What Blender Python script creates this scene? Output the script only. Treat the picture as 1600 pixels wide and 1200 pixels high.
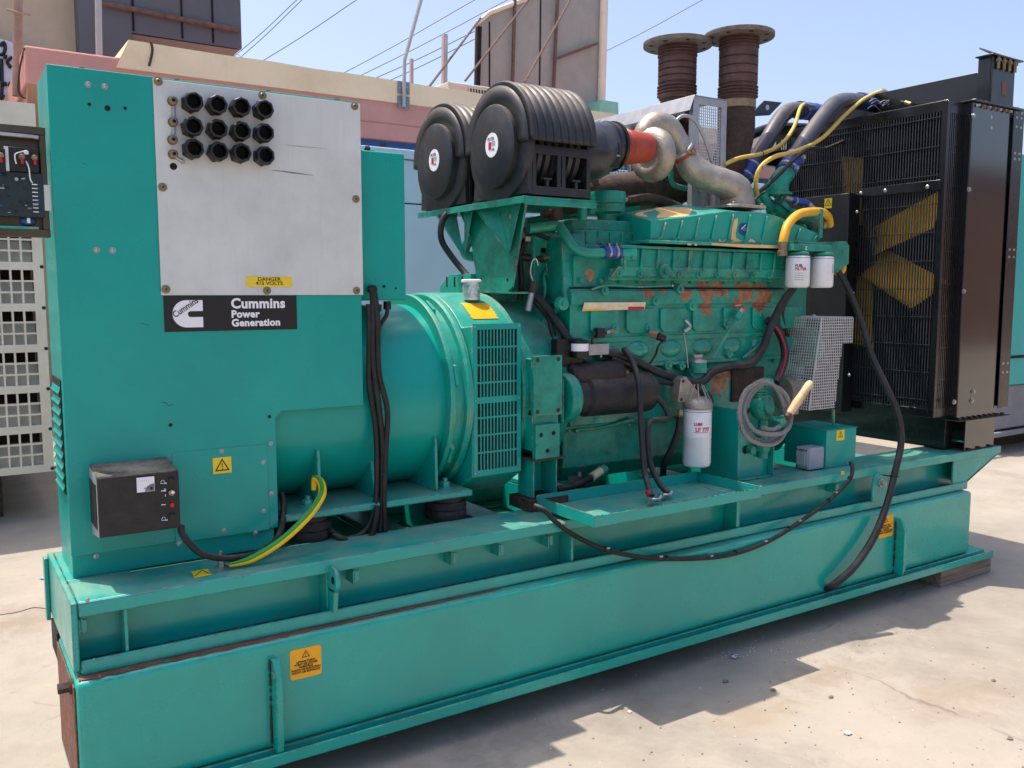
import bpy, bmesh, math, random
from mathutils import Vector, Matrix
random.seed(7)
for o in list(bpy.data.objects): bpy.data.objects.remove(o)
SC = bpy.context.scene
COL = SC.collection
R = math.radians
# ------------------------------------------------------------------ camera
CAM = Vector((-0.27521, -2.63306, 1.55))
FPX, YAW, PIT = 1394.45, R(57.047), R(5.848)
FW = Vector((math.cos(YAW)*math.cos(PIT), math.sin(YAW)*math.cos(PIT), -math.sin(PIT)))
RT = Vector((math.sin(YAW), -math.cos(YAW), 0)); UP = RT.cross(FW)
cd = bpy.data.cameras.new('camera'); cam = bpy.data.objects.new('camera', cd); COL.objects.link(cam)
cam.location = CAM; cam.rotation_euler = FW.to_track_quat('-Z', 'Y').to_euler()
cd.sensor_width = 36; cd.lens = 36*FPX/1600; cd.clip_start = .05; cd.clip_end = 800
SC.camera = cam
# ------------------------------------------------------------------ light
SUNV = Vector((-0.2075, 0.27, 1)).normalized()
w = bpy.data.worlds.new('World'); SC.world = w; w.use_nodes = True
nt = w.node_tree; bg = nt.nodes['Background']
sky = nt.nodes.new('ShaderNodeTexSky'); sky.sky_type = 'NISHITA'; sky.sun_disc = False
sky.sun_elevation = math.asin(SUNV.z); sky.sun_rotation = math.atan2(SUNV.x, SUNV.y)
sky.air_density = 1.0; sky.dust_density = 3.5; sky.ozone_density = 3.5
tint = nt.nodes.new('ShaderNodeMix'); tint.data_type = 'RGBA'; tint.blend_type = 'MULTIPLY'; tint.inputs[0].default_value = 1; tint.inputs[7].default_value = (1.01, .915, .89, 1); nt.links.new(sky.outputs[0], tint.inputs[6]); nt.links.new(tint.outputs[2], bg.inputs[0]); bg.inputs[1].default_value = 0.118
sd = bpy.data.lights.new('sun', 'SUN'); sun = bpy.data.objects.new('sun', sd); COL.objects.link(sun)
sd.energy = 2.35; sd.angle = R(.5); sd.color = (1, .90, .78)
sun.rotation_euler = (-SUNV).to_track_quat('-Z', 'Y').to_euler()
SC.view_settings.view_transform = 'Standard'; SC.view_settings.look = 'None'
SC.view_settings.exposure = 1.25; SC.view_settings.gamma = 1

# survey helper: where the sight line through a photo pixel meets a plane of the real place
def at(u, v, **k):
    (a, c), = k.items(); i = 'xyz'.index(a)
    d = FW + (u-800)/FPX*RT - (v-600)/FPX*UP
    return CAM + d*((c-CAM[i])/d[i])

# ------------------------------------------------------------------ materials
MATS = {}
def lin(c):
    return tuple((x/12.92 if x <= .04045 else ((x+.055)/1.055)**2.4) for x in [q/255 for q in c]) + (1,)
class N:
    def __init__(s, name):
        m = bpy.data.materials.new(name); m.use_nodes = True; s.m = m; s.t = m.node_tree
        s.b = s.t.nodes['Principled BSDF']; s.tc = s.t.nodes.new('ShaderNodeTexCoord').outputs['Object']; MATS[name] = m
    def n(s, typ, **k):
        x = s.t.nodes.new(typ)
        for a, b in k.items(): setattr(x, a, b)
        return x
    def l(s, a, b): s.t.links.new(a, b)
    def noise(s, scale, detail=5, rough=.6, vec=None, dist=0):
        x = s.n('ShaderNodeTexNoise'); x.inputs['Scale'].default_value = scale; x.inputs['Detail'].default_value = detail
        x.inputs['Roughness'].default_value = rough; x.inputs['Distortion'].default_value = dist
        s.l(vec or s.tc, x.inputs['Vector']); return x.outputs['Fac']
    def ramp(s, f, a, b, va=0., vb=1.):
        x = s.n('ShaderNodeMapRange'); x.inputs[1].default_value = a; x.inputs[2].default_value = b
        x.inputs[3].default_value = va; x.inputs[4].default_value = vb; s.l(f, x.inputs[0]); return x.outputs[0]
    def math(s, op, a, b=None):
        x = s.n('ShaderNodeMath', operation=op)
        for i, q in enumerate((a, b)):
            if q is None: continue
            if isinstance(q, (int, float)): x.inputs[i].default_value = q
            else: s.l(q, x.inputs[i])
        return x.outputs[0]
    def mix(s, f, a, b, mode='MIX'):
        x = s.n('ShaderNodeMix', data_type='RGBA', blend_type=mode)
        for i, q in ((0, f), (6, a), (7, b)):
            if isinstance(q, (int, float, tuple)): x.inputs[i].default_value = q
            else: s.l(q, x.inputs[i])
        return x.outputs[2]
    def scalev(s, v):
        x = s.n('ShaderNodeMapping'); x.inputs['Scale'].default_value = v; s.l(s.tc, x.inputs[0]); return x.outputs[0]
    def bump(s, h, st, d=.01):
        x = s.n('ShaderNodeBump'); x.inputs['Strength'].default_value = st; x.inputs['Distance'].default_value = d
        s.l(h, x.inputs['Height']); s.l(x.outputs[0], s.b.inputs['Normal'])

def surf(name, col, rough=.5, metal=0., var=.12, vs=6., dirt=0., dirtcol=(.12, .09, .06, 1), chip=0., chipcol=(.10, .045, .03, 1),
         cs=9., bump=.0, bs=60., coat=0., spots=None, streak=0., trans=0., ior=1.5, dust=0., edge=0., edgecol=(.075, .04, .03, 1)):
    g = N(name); c = col if isinstance(col, tuple) and len(col) == 4 else lin(col)
    lo = tuple(x*(1-var) for x in c[:3])+(1,); hi = tuple(min(1, x*(1+var)) for x in c[:3])+(1,)
    out = g.mix(g.ramp(g.noise(vs), .3, .7), lo, hi)
    rr = g.ramp(g.noise(vs*2.3), .3, .7, max(.02, rough*.8), min(1, rough*1.25))
    if streak:
        f = g.ramp(g.noise(1, 6, .7, g.scalev((34, 34, 1.6))), .56, .78, 0, streak)
        out = g.mix(f, out, dirtcol)
    if dirt:
        f = g.ramp(g.noise(vs*.7, 8, .72), .46, .72, 0, dirt); out = g.mix(f, out, dirtcol)
        rr = g.math('ADD', rr, g.math('MULTIPLY', f, .4))
    if chip:
        f = g.ramp(g.noise(cs, 9, .62, None, .4), 1-chip, 1-chip+.012); out = g.mix(f, out, chipcol)
        rr = g.math('MAXIMUM', rr, g.math('MULTIPLY', f, .85))
    if dust:    # yard dust lying on the upward faces
        gd = g.n('ShaderNodeNewGeometry'); sp = g.n('ShaderNodeSeparateXYZ'); g.l(gd.outputs['Normal'], sp.inputs[0])
        f = g.math('MULTIPLY', g.ramp(sp.outputs['Z'], .35, .95), g.ramp(g.noise(7, 8, .75), .35, .68, 0, dust)); out = g.mix(f, out, lin((176, 160, 140)))
        rr = g.math('ADD', rr, g.math('MULTIPLY', f, .5))
    if edge:    # paint knocked off along the corners of the sheet and castings
        be = g.n('ShaderNodeBevel', samples=4); be.inputs['Radius'].default_value = .006; ge = g.n('ShaderNodeNewGeometry')
        dp_ = g.n('ShaderNodeVectorMath', operation='DOT_PRODUCT'); g.l(be.outputs[0], dp_.inputs[0]); g.l(ge.outputs['True Normal'], dp_.inputs[1])
        f = g.math('MULTIPLY', g.ramp(dp_.outputs['Value'], .985, .93), g.ramp(g.noise(13, 8, .75, None, .5), .60-edge, .62-edge)); out = g.mix(f, out, edgecol)
        rr = g.math('MAXIMUM', rr, g.math('MULTIPLY', f, .8))
    if spots:   # worn-through patches at measured places on the casting
        tot = None
        for (p, rad) in spots:
            d = g.n('ShaderNodeVectorMath', operation='DISTANCE'); g.l(g.tc, d.inputs[0]); d.inputs[1].default_value = p
            e = g.math('SUBTRACT', 1.0, g.math('DIVIDE', d.outputs['Value'], rad))
            tot = e if tot is None else g.math('MAXIMUM', tot, e)
        nz = g.noise(14, 6, .6, None, .6)
        f = g.ramp(g.math('ADD', tot, g.math('MULTIPLY', g.math('SUBTRACT', nz, .5), 2.4)), .0, .03)
        rc = g.mix(g.ramp(g.noise(22, 7, .7), .35, .65), lin((112, 66, 46)), lin((172, 124, 88)))
        out = g.mix(f, out, rc); rr = g.math('MAXIMUM', rr, g.math('MULTIPLY', f, .8))
    g.l(out, g.b.inputs['Base Color']); g.l(rr, g.b.inputs['Roughness'])
    g.b.inputs['Metallic'].default_value = metal; g.b.inputs['Coat Weight'].default_value = coat
    g.b.inputs['Coat Roughness'].default_value = .10; g.b.inputs['IOR'].default_value = ior
    if trans: g.b.inputs['Transmission Weight'].default_value = trans
    if bump:
        g.bump(g.noise(bs, 4), bump)
    return g.m
TEAL = lin((2, 158, 146))
surf('teal_sheet', lin((0, 156, 144)), .30, var=.07, vs=3, dirt=.25, dirtcol=(.025, .17, .14, 1), chip=.262, chipcol=(.06, .10, .09, 1), cs=12, coat=.12, ior=1.4, bump=.03, bs=3, edge=.03, edgecol=(.10, .22, .19, 1))
surf('teal_skid', TEAL, .32, var=.08, vs=4, dirt=.35, dirtcol=(.07, .14, .11, 1), chip=.285, cs=16, coat=.3, bump=.02, bs=4, edge=.10, dust=0.45)
surf('teal_tank', lin((3, 164, 147)), .26, var=.08, vs=2.2, dirt=.25, dirtcol=(.05, .16, .14, 1), chip=.27, cs=10, coat=.3, ior=1.5, bump=.012, bs=2, edge=.10, dust=0.35)
surf('teal_cast', lin((0, 142, 122)), .42, var=.2, vs=9, dirt=.8, dirtcol=(.008, .04, .032, 1), chip=.285, chipcol=lin((150, 120, 84)), cs=14, coat=.2, bump=.35, bs=45, edge=.06, edgecol=(.42, .27, .13, 1), dust=0.4)
surf('teal_bright', lin((4, 156, 138)), .38, var=.1, vs=6, dirt=.2, dirtcol=(.05, .1, .08, 1), chip=.30, chipcol=lin((214, 178, 120)), cs=9, coat=.2, bump=.15, bs=40, edge=.06, edgecol=(.42, .27, .13, 1), dust=0.2)
BLKY = .33
rp = [((at(u, v, y=BLKY)), r*.86) for u, v, r in ((1070, 455, .045), (1100, 452, .06), (1125, 450, .055), (1165, 455, .07), (1190, 458, .07), (1185, 475, .05), (1155, 478, .05), (1100, 480, .04), (1186, 485, .03), (925, 430, .035), (1010, 460, .03), (1035, 450, .025), (1130, 600, .075), (1165, 606, .07), (1145, 585, .045))]
surf('teal_block', lin((0, 146, 126)), .3, var=.2, vs=8, dirt=.7, dirtcol=(.008, .045, .035, 1), coat=.5, bump=.3, bs=38, spots=rp, dust=0.35)
surf('rust_edge', lin((122, 74, 58)), .85, var=.35, vs=20, dirt=.5, chip=.4, chipcol=lin((20, 120, 110)), cs=24, bump=.5, bs=70)
surf('rust_pipe', lin((92, 66, 62)), .6, metal=.2, var=.3, vs=14, dirt=.6, dirtcol=lin((66, 46, 40)), bump=.3, bs=60)
surf('rust_dark', lin((58, 44, 38)), .75, var=.3, vs=18, dirt=.6, bump=.4, bs=60)
surf('brass', lin((146, 130, 102)), .45, metal=.7, var=.2, vs=40, dirt=.5)
surf('zinc', lin((178, 178, 176)), .34, metal=.85, var=.12, vs=40, dirt=.3, dirtcol=(.16, .13, .1, 1))
surf('galvanised', lin((168, 172, 176)), .42, metal=.6, var=.14, vs=16, dirt=.2, dirtcol=(.2, .2, .2, 1), dust=0.3)
surf('aluminium_sheet', lin((208, 212, 208)), .42, metal=.1, var=.06, vs=5, dirt=.3, dirtcol=(.33, .33, .34, 1), streak=.3, bump=.02, bs=9)
surf('cast_aluminium', lin((172, 164, 152)), .46, metal=.7, var=.16, vs=13, dirt=.55, dirtcol=(.17, .14, .11, 1), bump=.3, bs=90)
surf('black_plastic', lin((34, 37, 41)), .42, var=.15, vs=8, dirt=.35, dirtcol=(.09, .09, .09, 1), bump=.06, bs=120, dust=0.55)
surf('black_nylon', lin((11, 12, 15)), .4, var=.1, vs=20)
surf('black_paint', lin((16, 18, 21)), .28, var=.15, vs=4, dirt=.2, dirtcol=(.025, .025, .027, 1), coat=.3, bump=.03, bs=4)
surf('radiator_panel', lin((28, 29, 32)), .16, var=.1, vs=3, metal=.2, dirt=.1, dirtcol=(.06, .05, .045, 1), coat=1.0)
surf('charger_black', lin((22, 22, 24)), .5, var=.15, vs=20, dirt=.25, dirtcol=(.07, .065, .06, 1), bump=.1, bs=140, dust=0.8)
surf('rubber', lin((15, 16, 18)), .55, var=.2, vs=20, dirt=.3, dirtcol=(.06, .055, .05, 1), dust=0.3)
surf('rubber_worn', lin((24, 25, 28)), .5, var=.3, vs=16, dirt=.4, dirtcol=(.07, .07, .07, 1), dust=0.5)
surf('mount_rubber', lin((28, 27, 27)), .75, var=.2, vs=20, dirt=.5, dirtcol=(.09, .06, .05, 1))
surf('grey_hose', lin((62, 64, 74)), .35, var=.15, vs=8, dirt=.3, dirtcol=(.1, .1, .1, 1), dust=0.35)
surf('blue_silicone', lin((24, 62, 150)), .4, var=.2, vs=30, dirt=.25, dirtcol=(.25, .25, .3, 1))
surf('orange_silicone', lin((166, 60, 38)), .5, var=.15, vs=18, dirt=.3, dirtcol=(.15, .05, .03, 1), bump=.1)
surf('yellow_hose', lin((206, 176, 84)), .5, var=.1, vs=14, dirt=.35, dirtcol=(.3, .2, .08, 1))
surf('yellow_pipe', lin((222, 168, 36)), .4, var=.12, vs=14, dirt=.25, dirtcol=(.4, .2, .04, 1))
surf('strap_yellow', lin((250, 200, 10)), .42, var=.05); surf('strap_green', lin((40, 150, 60)), .42, var=.15)
surf('fan_yellow', lin((232, 182, 34)), .45, var=.12, vs=10, dirt=.3, dirtcol=(.3, .2, .08, 1))
surf('sticker_yellow', lin((238, 206, 40)), .5, var=.04, dirt=.1); surf('sticker_orange', lin((248, 176, 20)), .5, var=.04, dirt=.12, dirtcol=(.4, .2, .05, 1))
surf('ink_black', lin((8, 9, 14)), .4, var=.05); surf('ink_white', lin((236, 236, 240)), .45, var=.03, vs=30)
surf('ink_red', lin((190, 30, 50)), .45, var=.05); surf('ink_blue', lin((28, 56, 130)), .4, var=.06); surf('ink_grey', lin((120, 122, 130)), .5, var=.1)
surf('filter_white', lin((226, 226, 228)), .3, var=.03, vs=12, dirt=.2, dirtcol=(.45, .38, .3, 1), coat=.4)
surf('data_plate', lin((226, 208, 170)), .45, var=.1, vs=40, dirt=.3, dirtcol=(.5, .4, .25, 1))
surf('starter_black', lin((26, 27, 31)), .55, var=.3, vs=14, dirt=.5, dirtcol=(.06, .04, .03, 1), bump=.3, dust=0.3)
surf('starter_brown', lin((40, 33, 31)), .6, var=.3, vs=14, dirt=.5, dirtcol=(.05, .035, .03, 1), bump=.3)
surf('wood', lin((214, 186, 140)), .6, var=.2, vs=18, dirt=.4, dirtcol=(.4, .28, .16, 1))
g = N('timber'); f = g.noise(1, 6, .6, g.scalev((3, 60, 60)))
g.l(g.mix(g.ramp(f, .3, .7), lin((104, 92, 80)), lin((158, 144, 128))), g.b.inputs['Base Color']); g.b.inputs['Roughness'].default_value = .85; g.bump(f, .4)
surf('grey_plastic', lin((150, 156, 168)), .5, var=.08, vs=20, dirt=.25, dirtcol=(.2, .2, .2, 1))
surf('clear_hose', lin((168, 166, 164)), .22, var=.15, vs=12, trans=.55, dirt=.3, dirtcol=(.3, .28, .26, 1))
surf('foil', lin((205, 215, 222)), .2, metal=.6, var=.25, vs=60, trans=.2, bump=.8, bs=60)
surf('dark_void', lin((10, 11, 12)), .8, var=.1)
surf('red_hose', lin((150, 30, 60)), .5, var=.15)
surf('core_black', lin((14, 15, 17)), .7, var=.3, vs=30)
surf('pcb', lin((20, 42, 46)), .4, var=.2, vs=40); surf('door_inner', lin((74, 66, 52)), .32, metal=.4, var=.25, vs=9, dirt=.3)
surf('pale_teal', lin((120, 190, 170)), .5, var=.1, dirt=.3, dirtcol=(.3, .4, .35, 1))
surf('mesh_silver', lin((198, 200, 200)), .4, var=.12, vs=30, metal=.25, dirt=.25, dirtcol=(.25, .22, .18, 1))
# place
surf('pink_render', lin((200, 142, 134)), .9, var=.07, vs=2.5, dirt=.2, dirtcol=lin((168, 130, 118)), streak=.2, bump=.2, bs=40)
surf('peach_render', lin((238, 208, 174)), .9, var=.06, vs=2, dirt=.3, dirtcol=lin((206, 158, 122)), streak=.2, bump=.2, bs=40)
surf('cream_render', lin((188, 178, 156)), .95, var=.08, vs=1.5, dirt=.3, dirtcol=lin((150, 132, 108)), streak=.3)
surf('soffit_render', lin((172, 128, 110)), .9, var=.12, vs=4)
surf('cladding', lin((88, 96, 104)), .55, var=.08, vs=1.2, dirt=.3, dirtcol=lin((104, 94, 90)), streak=.3)
surf('hoarding_back', lin((158, 158, 152)), .85, var=.08, vs=3, streak=.25, bump=.3, bs=90)
surf('rust_bar', lin((104, 84, 78)), .8, var=.25, vs=12); surf('pole_grey', lin((168, 166, 166)), .5, var=.1); surf('pole_brown', lin((150, 124, 112)), .8, var=.25, vs=6)
surf('cream_metal', lin((224, 214, 196)), .5, var=.05, vs=3, dirt=.25, dirtcol=lin((150, 134, 108)), streak=.2)
surf('inner_cream', lin((222, 218, 212)), .7, var=.1, vs=3)
surf('pale_blue', lin((186, 212, 224)), .35, var=.05, vs=1.5, dirt=.2, dirtcol=lin((170, 184, 186)), streak=.12)
surf('signal_blue', lin((40, 84, 150)), .5, var=.1)
surf('ac_cream', lin((196, 196, 182)), .6, var=.06, dirt=.3, dirtcol=lin((160, 148, 128)))
surf('turquoise', lin((30, 168, 164)), .4, var=.05, vs=2); surf('frame_grey', lin((120, 124, 132)), .5, var=.1)
surf('sign_white', lin((196, 206, 222)), .6, var=.04)
surf('wire_grey', lin((110, 114, 130)), .6, var=.05)
surf('reflected_brown', lin((128, 98, 88)), .9, var=.1, vs=.6)
surf('litter', lin((150, 175, 215)), .3, var=.2, vs=90); surf('stone', lin((120, 108, 98)), .9, var=.3, vs=60); surf('stone_pale', lin((214, 206, 190)), .8, var=.1)
# concrete ground
g = N('concrete'); P1 = g.noise(.55, 9, .62); P2 = g.noise(3.2, 10, .68); P3 = g.noise(38, 6, .7); P4 = g.noise(150, 3, .6)
c = g.mix(g.ramp(P1, .32, .68), lin((136, 130, 120)), lin((161, 154, 142)))
c = g.mix(g.ramp(P2, .35, .72, 0, .55), c, lin((172, 163, 148)))
c = g.mix(g.ramp(g.noise(1.7, 9, .7, None, .5), .56, .74, 0, .55), c, lin((140, 127, 114)))
c = g.mix(g.ramp(P3, .60, .72, 0, .4), c, lin((126, 117, 106)))
c = g.mix(g.ramp(P4, .64, .74, 0, .45), c, lin((104, 95, 86)))
c = g.mix(g.ramp(P4, .24, .34, .5, 0), c, lin((190, 182, 168)))
c = g.mix(g.ramp(g.noise(.8, 10, .72, None, .8), .54, .70, 0, .5), c, lin((112, 106, 98)))
c = g.mix(g.ramp(g.noise(5.5, 9, .75, None, .3), .60, .72, 0, .45), c, lin((104, 96, 88)))
for (u_, v_, r_, sx_, k_) in ((30, 970, .28, 3.2, (112, 92, 70)), (1290, 1055, .16, 2., (120, 98, 78)), (1495, 1085, .2, 2.2, (134, 112, 90)), (1345, 1005, .10, 1.5, (96, 88, 80)), (790, 1150, .22, 1.8, (92, 90, 88)), (1400, 880, .3, 2., (120, 112, 100)), (1180, 1120, .14, 2., (150, 128, 100))):
    p_ = at(u_, v_, z=0); mp_ = g.n('ShaderNodeMapping'); mp_.inputs['Location'].default_value = (-p_.x, -p_.y, 0); g.l(g.tc, mp_.inputs[0])
    ds_ = g.n('ShaderNodeVectorMath', operation='MULTIPLY'); g.l(mp_.outputs[0], ds_.inputs[0]); ds_.inputs[1].default_value = (1/sx_, 1, 1)
    ln_ = g.n('ShaderNodeVectorMath', operation='LENGTH'); g.l(ds_.outputs[0], ln_.inputs[0])
    e_ = g.math('SUBTRACT', 1.0, g.math('DIVIDE', ln_.outputs['Value'], r_)); f_ = g.ramp(g.math('ADD', e_, g.math('MULTIPLY', g.math('SUBTRACT', g.noise(9, 9, .75, None, .5), .5), 3.2)), .0, .9, 0, .42)
    c = g.mix(f_, c, lin(k_))
vo = g.n('ShaderNodeTexVoronoi', feature='DISTANCE_TO_EDGE'); vo.inputs['Scale'].default_value = .55
dv = g.n('ShaderNodeVectorMath', operation='ADD'); nc = g.n('ShaderNodeTexNoise'); nc.inputs['Scale'].default_value = 2.2; nc.inputs['Detail'].default_value = 7
g.l(g.tc, nc.inputs['Vector']); sc2 = g.n('ShaderNodeVectorMath', operation='SCALE'); sc2.inputs[3].default_value = .5
g.l(nc.outputs['Color'], sc2.inputs[0]); g.l(g.tc, dv.inputs[0]); g.l(sc2.outputs[0], dv.inputs[1]); g.l(dv.outputs[0], vo.inputs['Vector'])
crk = g.math('MULTIPLY', g.ramp(vo.outputs['Distance'], .0, .007, 1, 0), g.ramp(g.noise(.9), .5, .6))
c = g.mix(g.math('MULTIPLY', crk, .7), c, lin((84, 74, 66)))
g.l(c, g.b.inputs['Base Color']); g.b.inputs['Roughness'].default_value = .88
hh = g.math('ADD', g.math('MULTIPLY', P3, .6), g.math('ADD', g.math('MULTIPLY', P4, .35), g.math('MULTIPLY', crk, -1.2)))
g.bump(hh, .35, .008)

# ------------------------------------------------------------------ mesh kit
WL = {}
def V(*a): return Vector(a)
class MB:
    def __init__(s, mat): s.v = []; s.f = []; s.mi = []; s.sm = []; s.mats = [mat]; s.c = 0
    def mat(s, m):
        if m not in s.mats: s.mats.append(m)
        s.c = s.mats.index(m); return s
    def add(s, vs, fs, sm=False):
        k = len(s.v); s.v += [tuple(x) for x in vs]
        for f in fs: s.f.append([i+k for i in f]); s.mi.append(s.c); s.sm.append(sm)
        return s
    def box(s, lo, hi, M=None):
        p = [V(x, y, z) for z in (lo[2], hi[2]) for y in (lo[1], hi[1]) for x in (lo[0], hi[0])]
        if M: p = [M @ q for q in p]
        return s.add(p, [(0, 2, 3, 1), (4, 5, 7, 6), (0, 1, 5, 4), (2, 6, 7, 3), (0, 4, 6, 2), (1, 3, 7, 5)])
    def prism(s, pts, vec):
        vec = Vector(vec); n = len(pts); a = [Vector(p) for p in pts]
        return s.add(a+[p+vec for p in a], [list(range(n))[::-1], list(range(n, 2*n))]+[(i, (i+1) % n, n+(i+1) % n, n+i) for i in range(n)])
    def lathe(s, o, ax, prof, seg=28, caps=True):
        ax = Vector(ax).normalized(); e = ax.orthogonal().normalized(); g = ax.cross(e); o = Vector(o); vs = []; fs = []
        for (r, t) in prof:
            for i in range(seg):
                a = 2*math.pi*i/seg; vs.append(o+ax*t+(e*math.cos(a)+g*math.sin(a))*r)
        for j in range(len(prof)-1):
            for i in range(seg):
                k = (i+1) % seg; fs.append((j*seg+i, j*seg+k, (j+1)*seg+k, (j+1)*seg+i))
        s.add(vs, fs, True)
        if caps:
            k = len(s.v)-len(vs)
            for j in (0, len(prof)-1):
                if prof[j][0] > 1e-5: s.f.append([k+j*seg+i for i in range(seg)]); s.mi.append(s.c); s.sm.append(True)
        return s
    def cyl(s, a, b, r, r2=None, seg=24, caps=True):
        a = Vector(a); b = Vector(b); d = b-a
        return s.lathe(a, d, [(r, 0), (r if r2 is None else r2, d.length)], seg, caps)
    def hexn(s, a, b, r): 
        k = len(s.f); s.cyl(a, b, r, seg=6)
        for i in range(k, len(s.f)): s.sm[i] = False
        return s
    def bolt(s, p, n, r=.009, h=.006, washer=True):
        p = Vector(p); n = Vector(n).normalized()
        if washer: s.cyl(p, p+n*h*.35, r*1.35, seg=14)
        return s.hexn(p+n*h*.35, p+n*h*1.3, r)
    def dome(s, p, n, r=.009, h=.005):
        return s.lathe(p, n, [(r, 0), (r*.98, h*.3), (r*.8, h*.75), (r*.4, h), (.0001, h*1.03)], 14)
    def sphere(s, c, r, seg=20, sc=(1, 1, 1)):
        vs = []; n = seg//2; c = Vector(c)
        for j in range(1, n):
            t = math.pi*j/n
            for i in range(seg):
                a = 2*math.pi*i/seg; vs.append(c+V(r*math.sin(t)*math.cos(a)*sc[0], r*math.sin(t)*math.sin(a)*sc[1], r*math.cos(t)*sc[2]))
        fs = [(j*seg+i, j*seg+(i+1) % seg, (j+1)*seg+(i+1) % seg, (j+1)*seg+i) for j in range(n-2) for i in range(seg)]
        vs += [c+V(0, 0, r*sc[2]), c-V(0, 0, r*sc[2])]; m = len(vs)
        fs += [(m-2, (i+1) % seg, i) for i in range(seg)]+[(m-1, (n-2)*seg+i, (n-2)*seg+(i+1) % seg) for i in range(seg)]
        return s.add(vs, fs, True)
    def tube(s, pts, r, seg=12, smooth=6, caps=True, flat=None):
        P = [Vector(p) for p in pts]; rr = list(r) if isinstance(r, (list, tuple)) else [r]*len(P)
        if smooth and len(P) > 2:
            Q = []; q = []
            for i in range(len(P)-1):
                p0 = P[max(0, i-1)]; p1 = P[i]; p2 = P[i+1]; p3 = P[min(len(P)-1, i+2)]
                for k in range(smooth):
                    t = k/smooth
                    Q.append(.5*((2*p1)+(p2-p0)*t+(2*p0-5*p1+4*p2-p3)*t*t+(3*p1-p0-3*p2+p3)*t**3)); q.append(rr[i]*(1-t)+rr[i+1]*t)
            Q.append(P[-1]); q.append(rr[-1]); P = Q; rr = q
        vs = []; fs = []; e = None; n = len(P)
        for i in range(n):
            d = (P[min(n-1, i+1)]-P[max(0, i-1)]).normalized()
            if e is None: e = d.orthogonal().normalized()
            e = (e-d*e.dot(d)).normalized(); g = d.cross(e)
            for k in range(seg):
                a = 2*math.pi*k/seg; vs.append(P[i]+(e*math.cos(a)+g*math.sin(a))*rr[i])
        for i in range(n-1):
            for k in range(seg):
                m = (k+1) % seg; fs.append((i*seg+k, i*seg+m, (i+1)*seg+m, (i+1)*seg+k))
        s.add(vs, fs, True)
        if caps:
            k = len(s.v)-len(vs)
            for j in (0, n-1): s.f.append([k+j*seg+i for i in range(seg)]); s.mi.append(s.c); s.sm.append(False)
        return s
    def torus(s, c, ax, Rr, r, seg=28, s2=8):
        ax = Vector(ax).normalized(); e = ax.orthogonal().normalized(); g = ax.cross(e); c = Vector(c); vs = []; fs = []
        for i in range(seg):
            a = 2*math.pi*i/seg; d = e*math.cos(a)+g*math.sin(a)
            for j in range(s2):
                b = 2*math.pi*j/s2; vs.append(c+d*(Rr+r*math.cos(b))+ax*r*math.sin(b))
        for i in range(seg):
            for j in range(s2): fs.append((i*s2+j, ((i+1) % seg)*s2+j, ((i+1) % seg)*s2+(j+1) % s2, i*s2+(j+1) % s2))
        return s.add(vs, fs, True)
    def text(s, txt, size, o, rt, up, bold=0., thick=.0006, align='LEFT', sx=1., spacing=1.):
        cu = bpy.data.curves.new('lettering', 'FONT'); cu.body = txt; cu.size = size; cu.align_x = align; cu.offset = bold
        cu.extrude = thick/2; cu.resolution_u = 3; cu.space_line = spacing; cu.space_character = 1.06 if bold > .001 else 1.0
        ob = bpy.data.objects.new('lettering', cu); me = ob.to_mesh()
        rt = Vector(rt).normalized(); up = Vector(up).normalized(); nn = rt.cross(up); o = Vector(o)
        vs = [o+rt*v.co.x*sx+up*v.co.y+nn*(v.co.z+thick/2) for v in me.vertices]; fs = [list(p.vertices) for p in me.polygons]
        s.add(vs, fs); ob.to_mesh_clear(); bpy.data.objects.remove(ob); bpy.data.curves.remove(cu); return s
    def build(s, name, parent=None, bevel=0., seg=2, loc=None, ang=40):
        o0 = Vector(loc) if loc is not None else (V(0, 0, 0))
        me = bpy.data.meshes.new(name); me.from_pydata([tuple(Vector(v)-o0) for v in s.v], [], s.f)
        for m in s.mats: me.materials.append(MATS[m])
        me.polygons.foreach_set('material_index', s.mi); me.polygons.foreach_set('use_smooth', s.sm)
        bm = bmesh.new(); bm.from_mesh(me); bmesh.ops.recalc_face_normals(bm, faces=bm.faces); bm.to_mesh(me); bm.free()
        me.update()
        try: me.set_sharp_from_angle(angle=R(38))
        except Exception: pass
        ob = bpy.data.objects.new(name, me); COL.objects.link(ob)
        WL[ob.name] = o0
        if parent is not None: ob.parent = parent; ob.location = o0-WL[parent.name]
        else: ob.location = o0
        if bevel:
            b = ob.modifiers.new('edge', 'BEVEL'); b.width = bevel; b.segments = seg; b.limit_method = 'ANGLE'; b.angle_limit = R(ang)
        return ob
def tag(o, label=None, cat=None, group=None, kind=None):
    for k, v in (('label', label), ('category', cat), ('group', group), ('kind', kind)):
        if v: o[k] = v
    return o
def thing(name, loc, label, cat, group=None):
    o = bpy.data.objects.new(name, None); COL.objects.link(o); o.location = loc; WL[o.name] = Vector(loc); o.empty_display_size = .1
    return tag(o, label, cat, group)
def clone(src, pos, parent, name=None):
    c = src.copy(); COL.objects.link(c); c.parent = parent; c.location = Vector(pos)-(WL[parent.name] if parent else V(0, 0, 0)); WL[c.name] = Vector(pos); return c
X, Y, Z = V(1, 0, 0), V(0, 1, 0), V(0, 0, 1)

# ------------------------------------------------------------------ the setting
m = MB('concrete')
m.add([(-150, -150, 0), (250, -150, 0), (250, 250, 0), (-150, 250, 0)], [(0, 1, 2, 3)])
tag(m.build('ground'), kind='structure')

m = MB('dark_void')
m.tube([at(-60, 968, z=.001), at(20, 958, z=.001), at(50, 950, z=.001), at(72, 951, z=.001)], .0022, 5, 5); m.build('ground_crack')
bpy.data.objects['ground_crack']['kind'] = 'structure'
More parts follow.
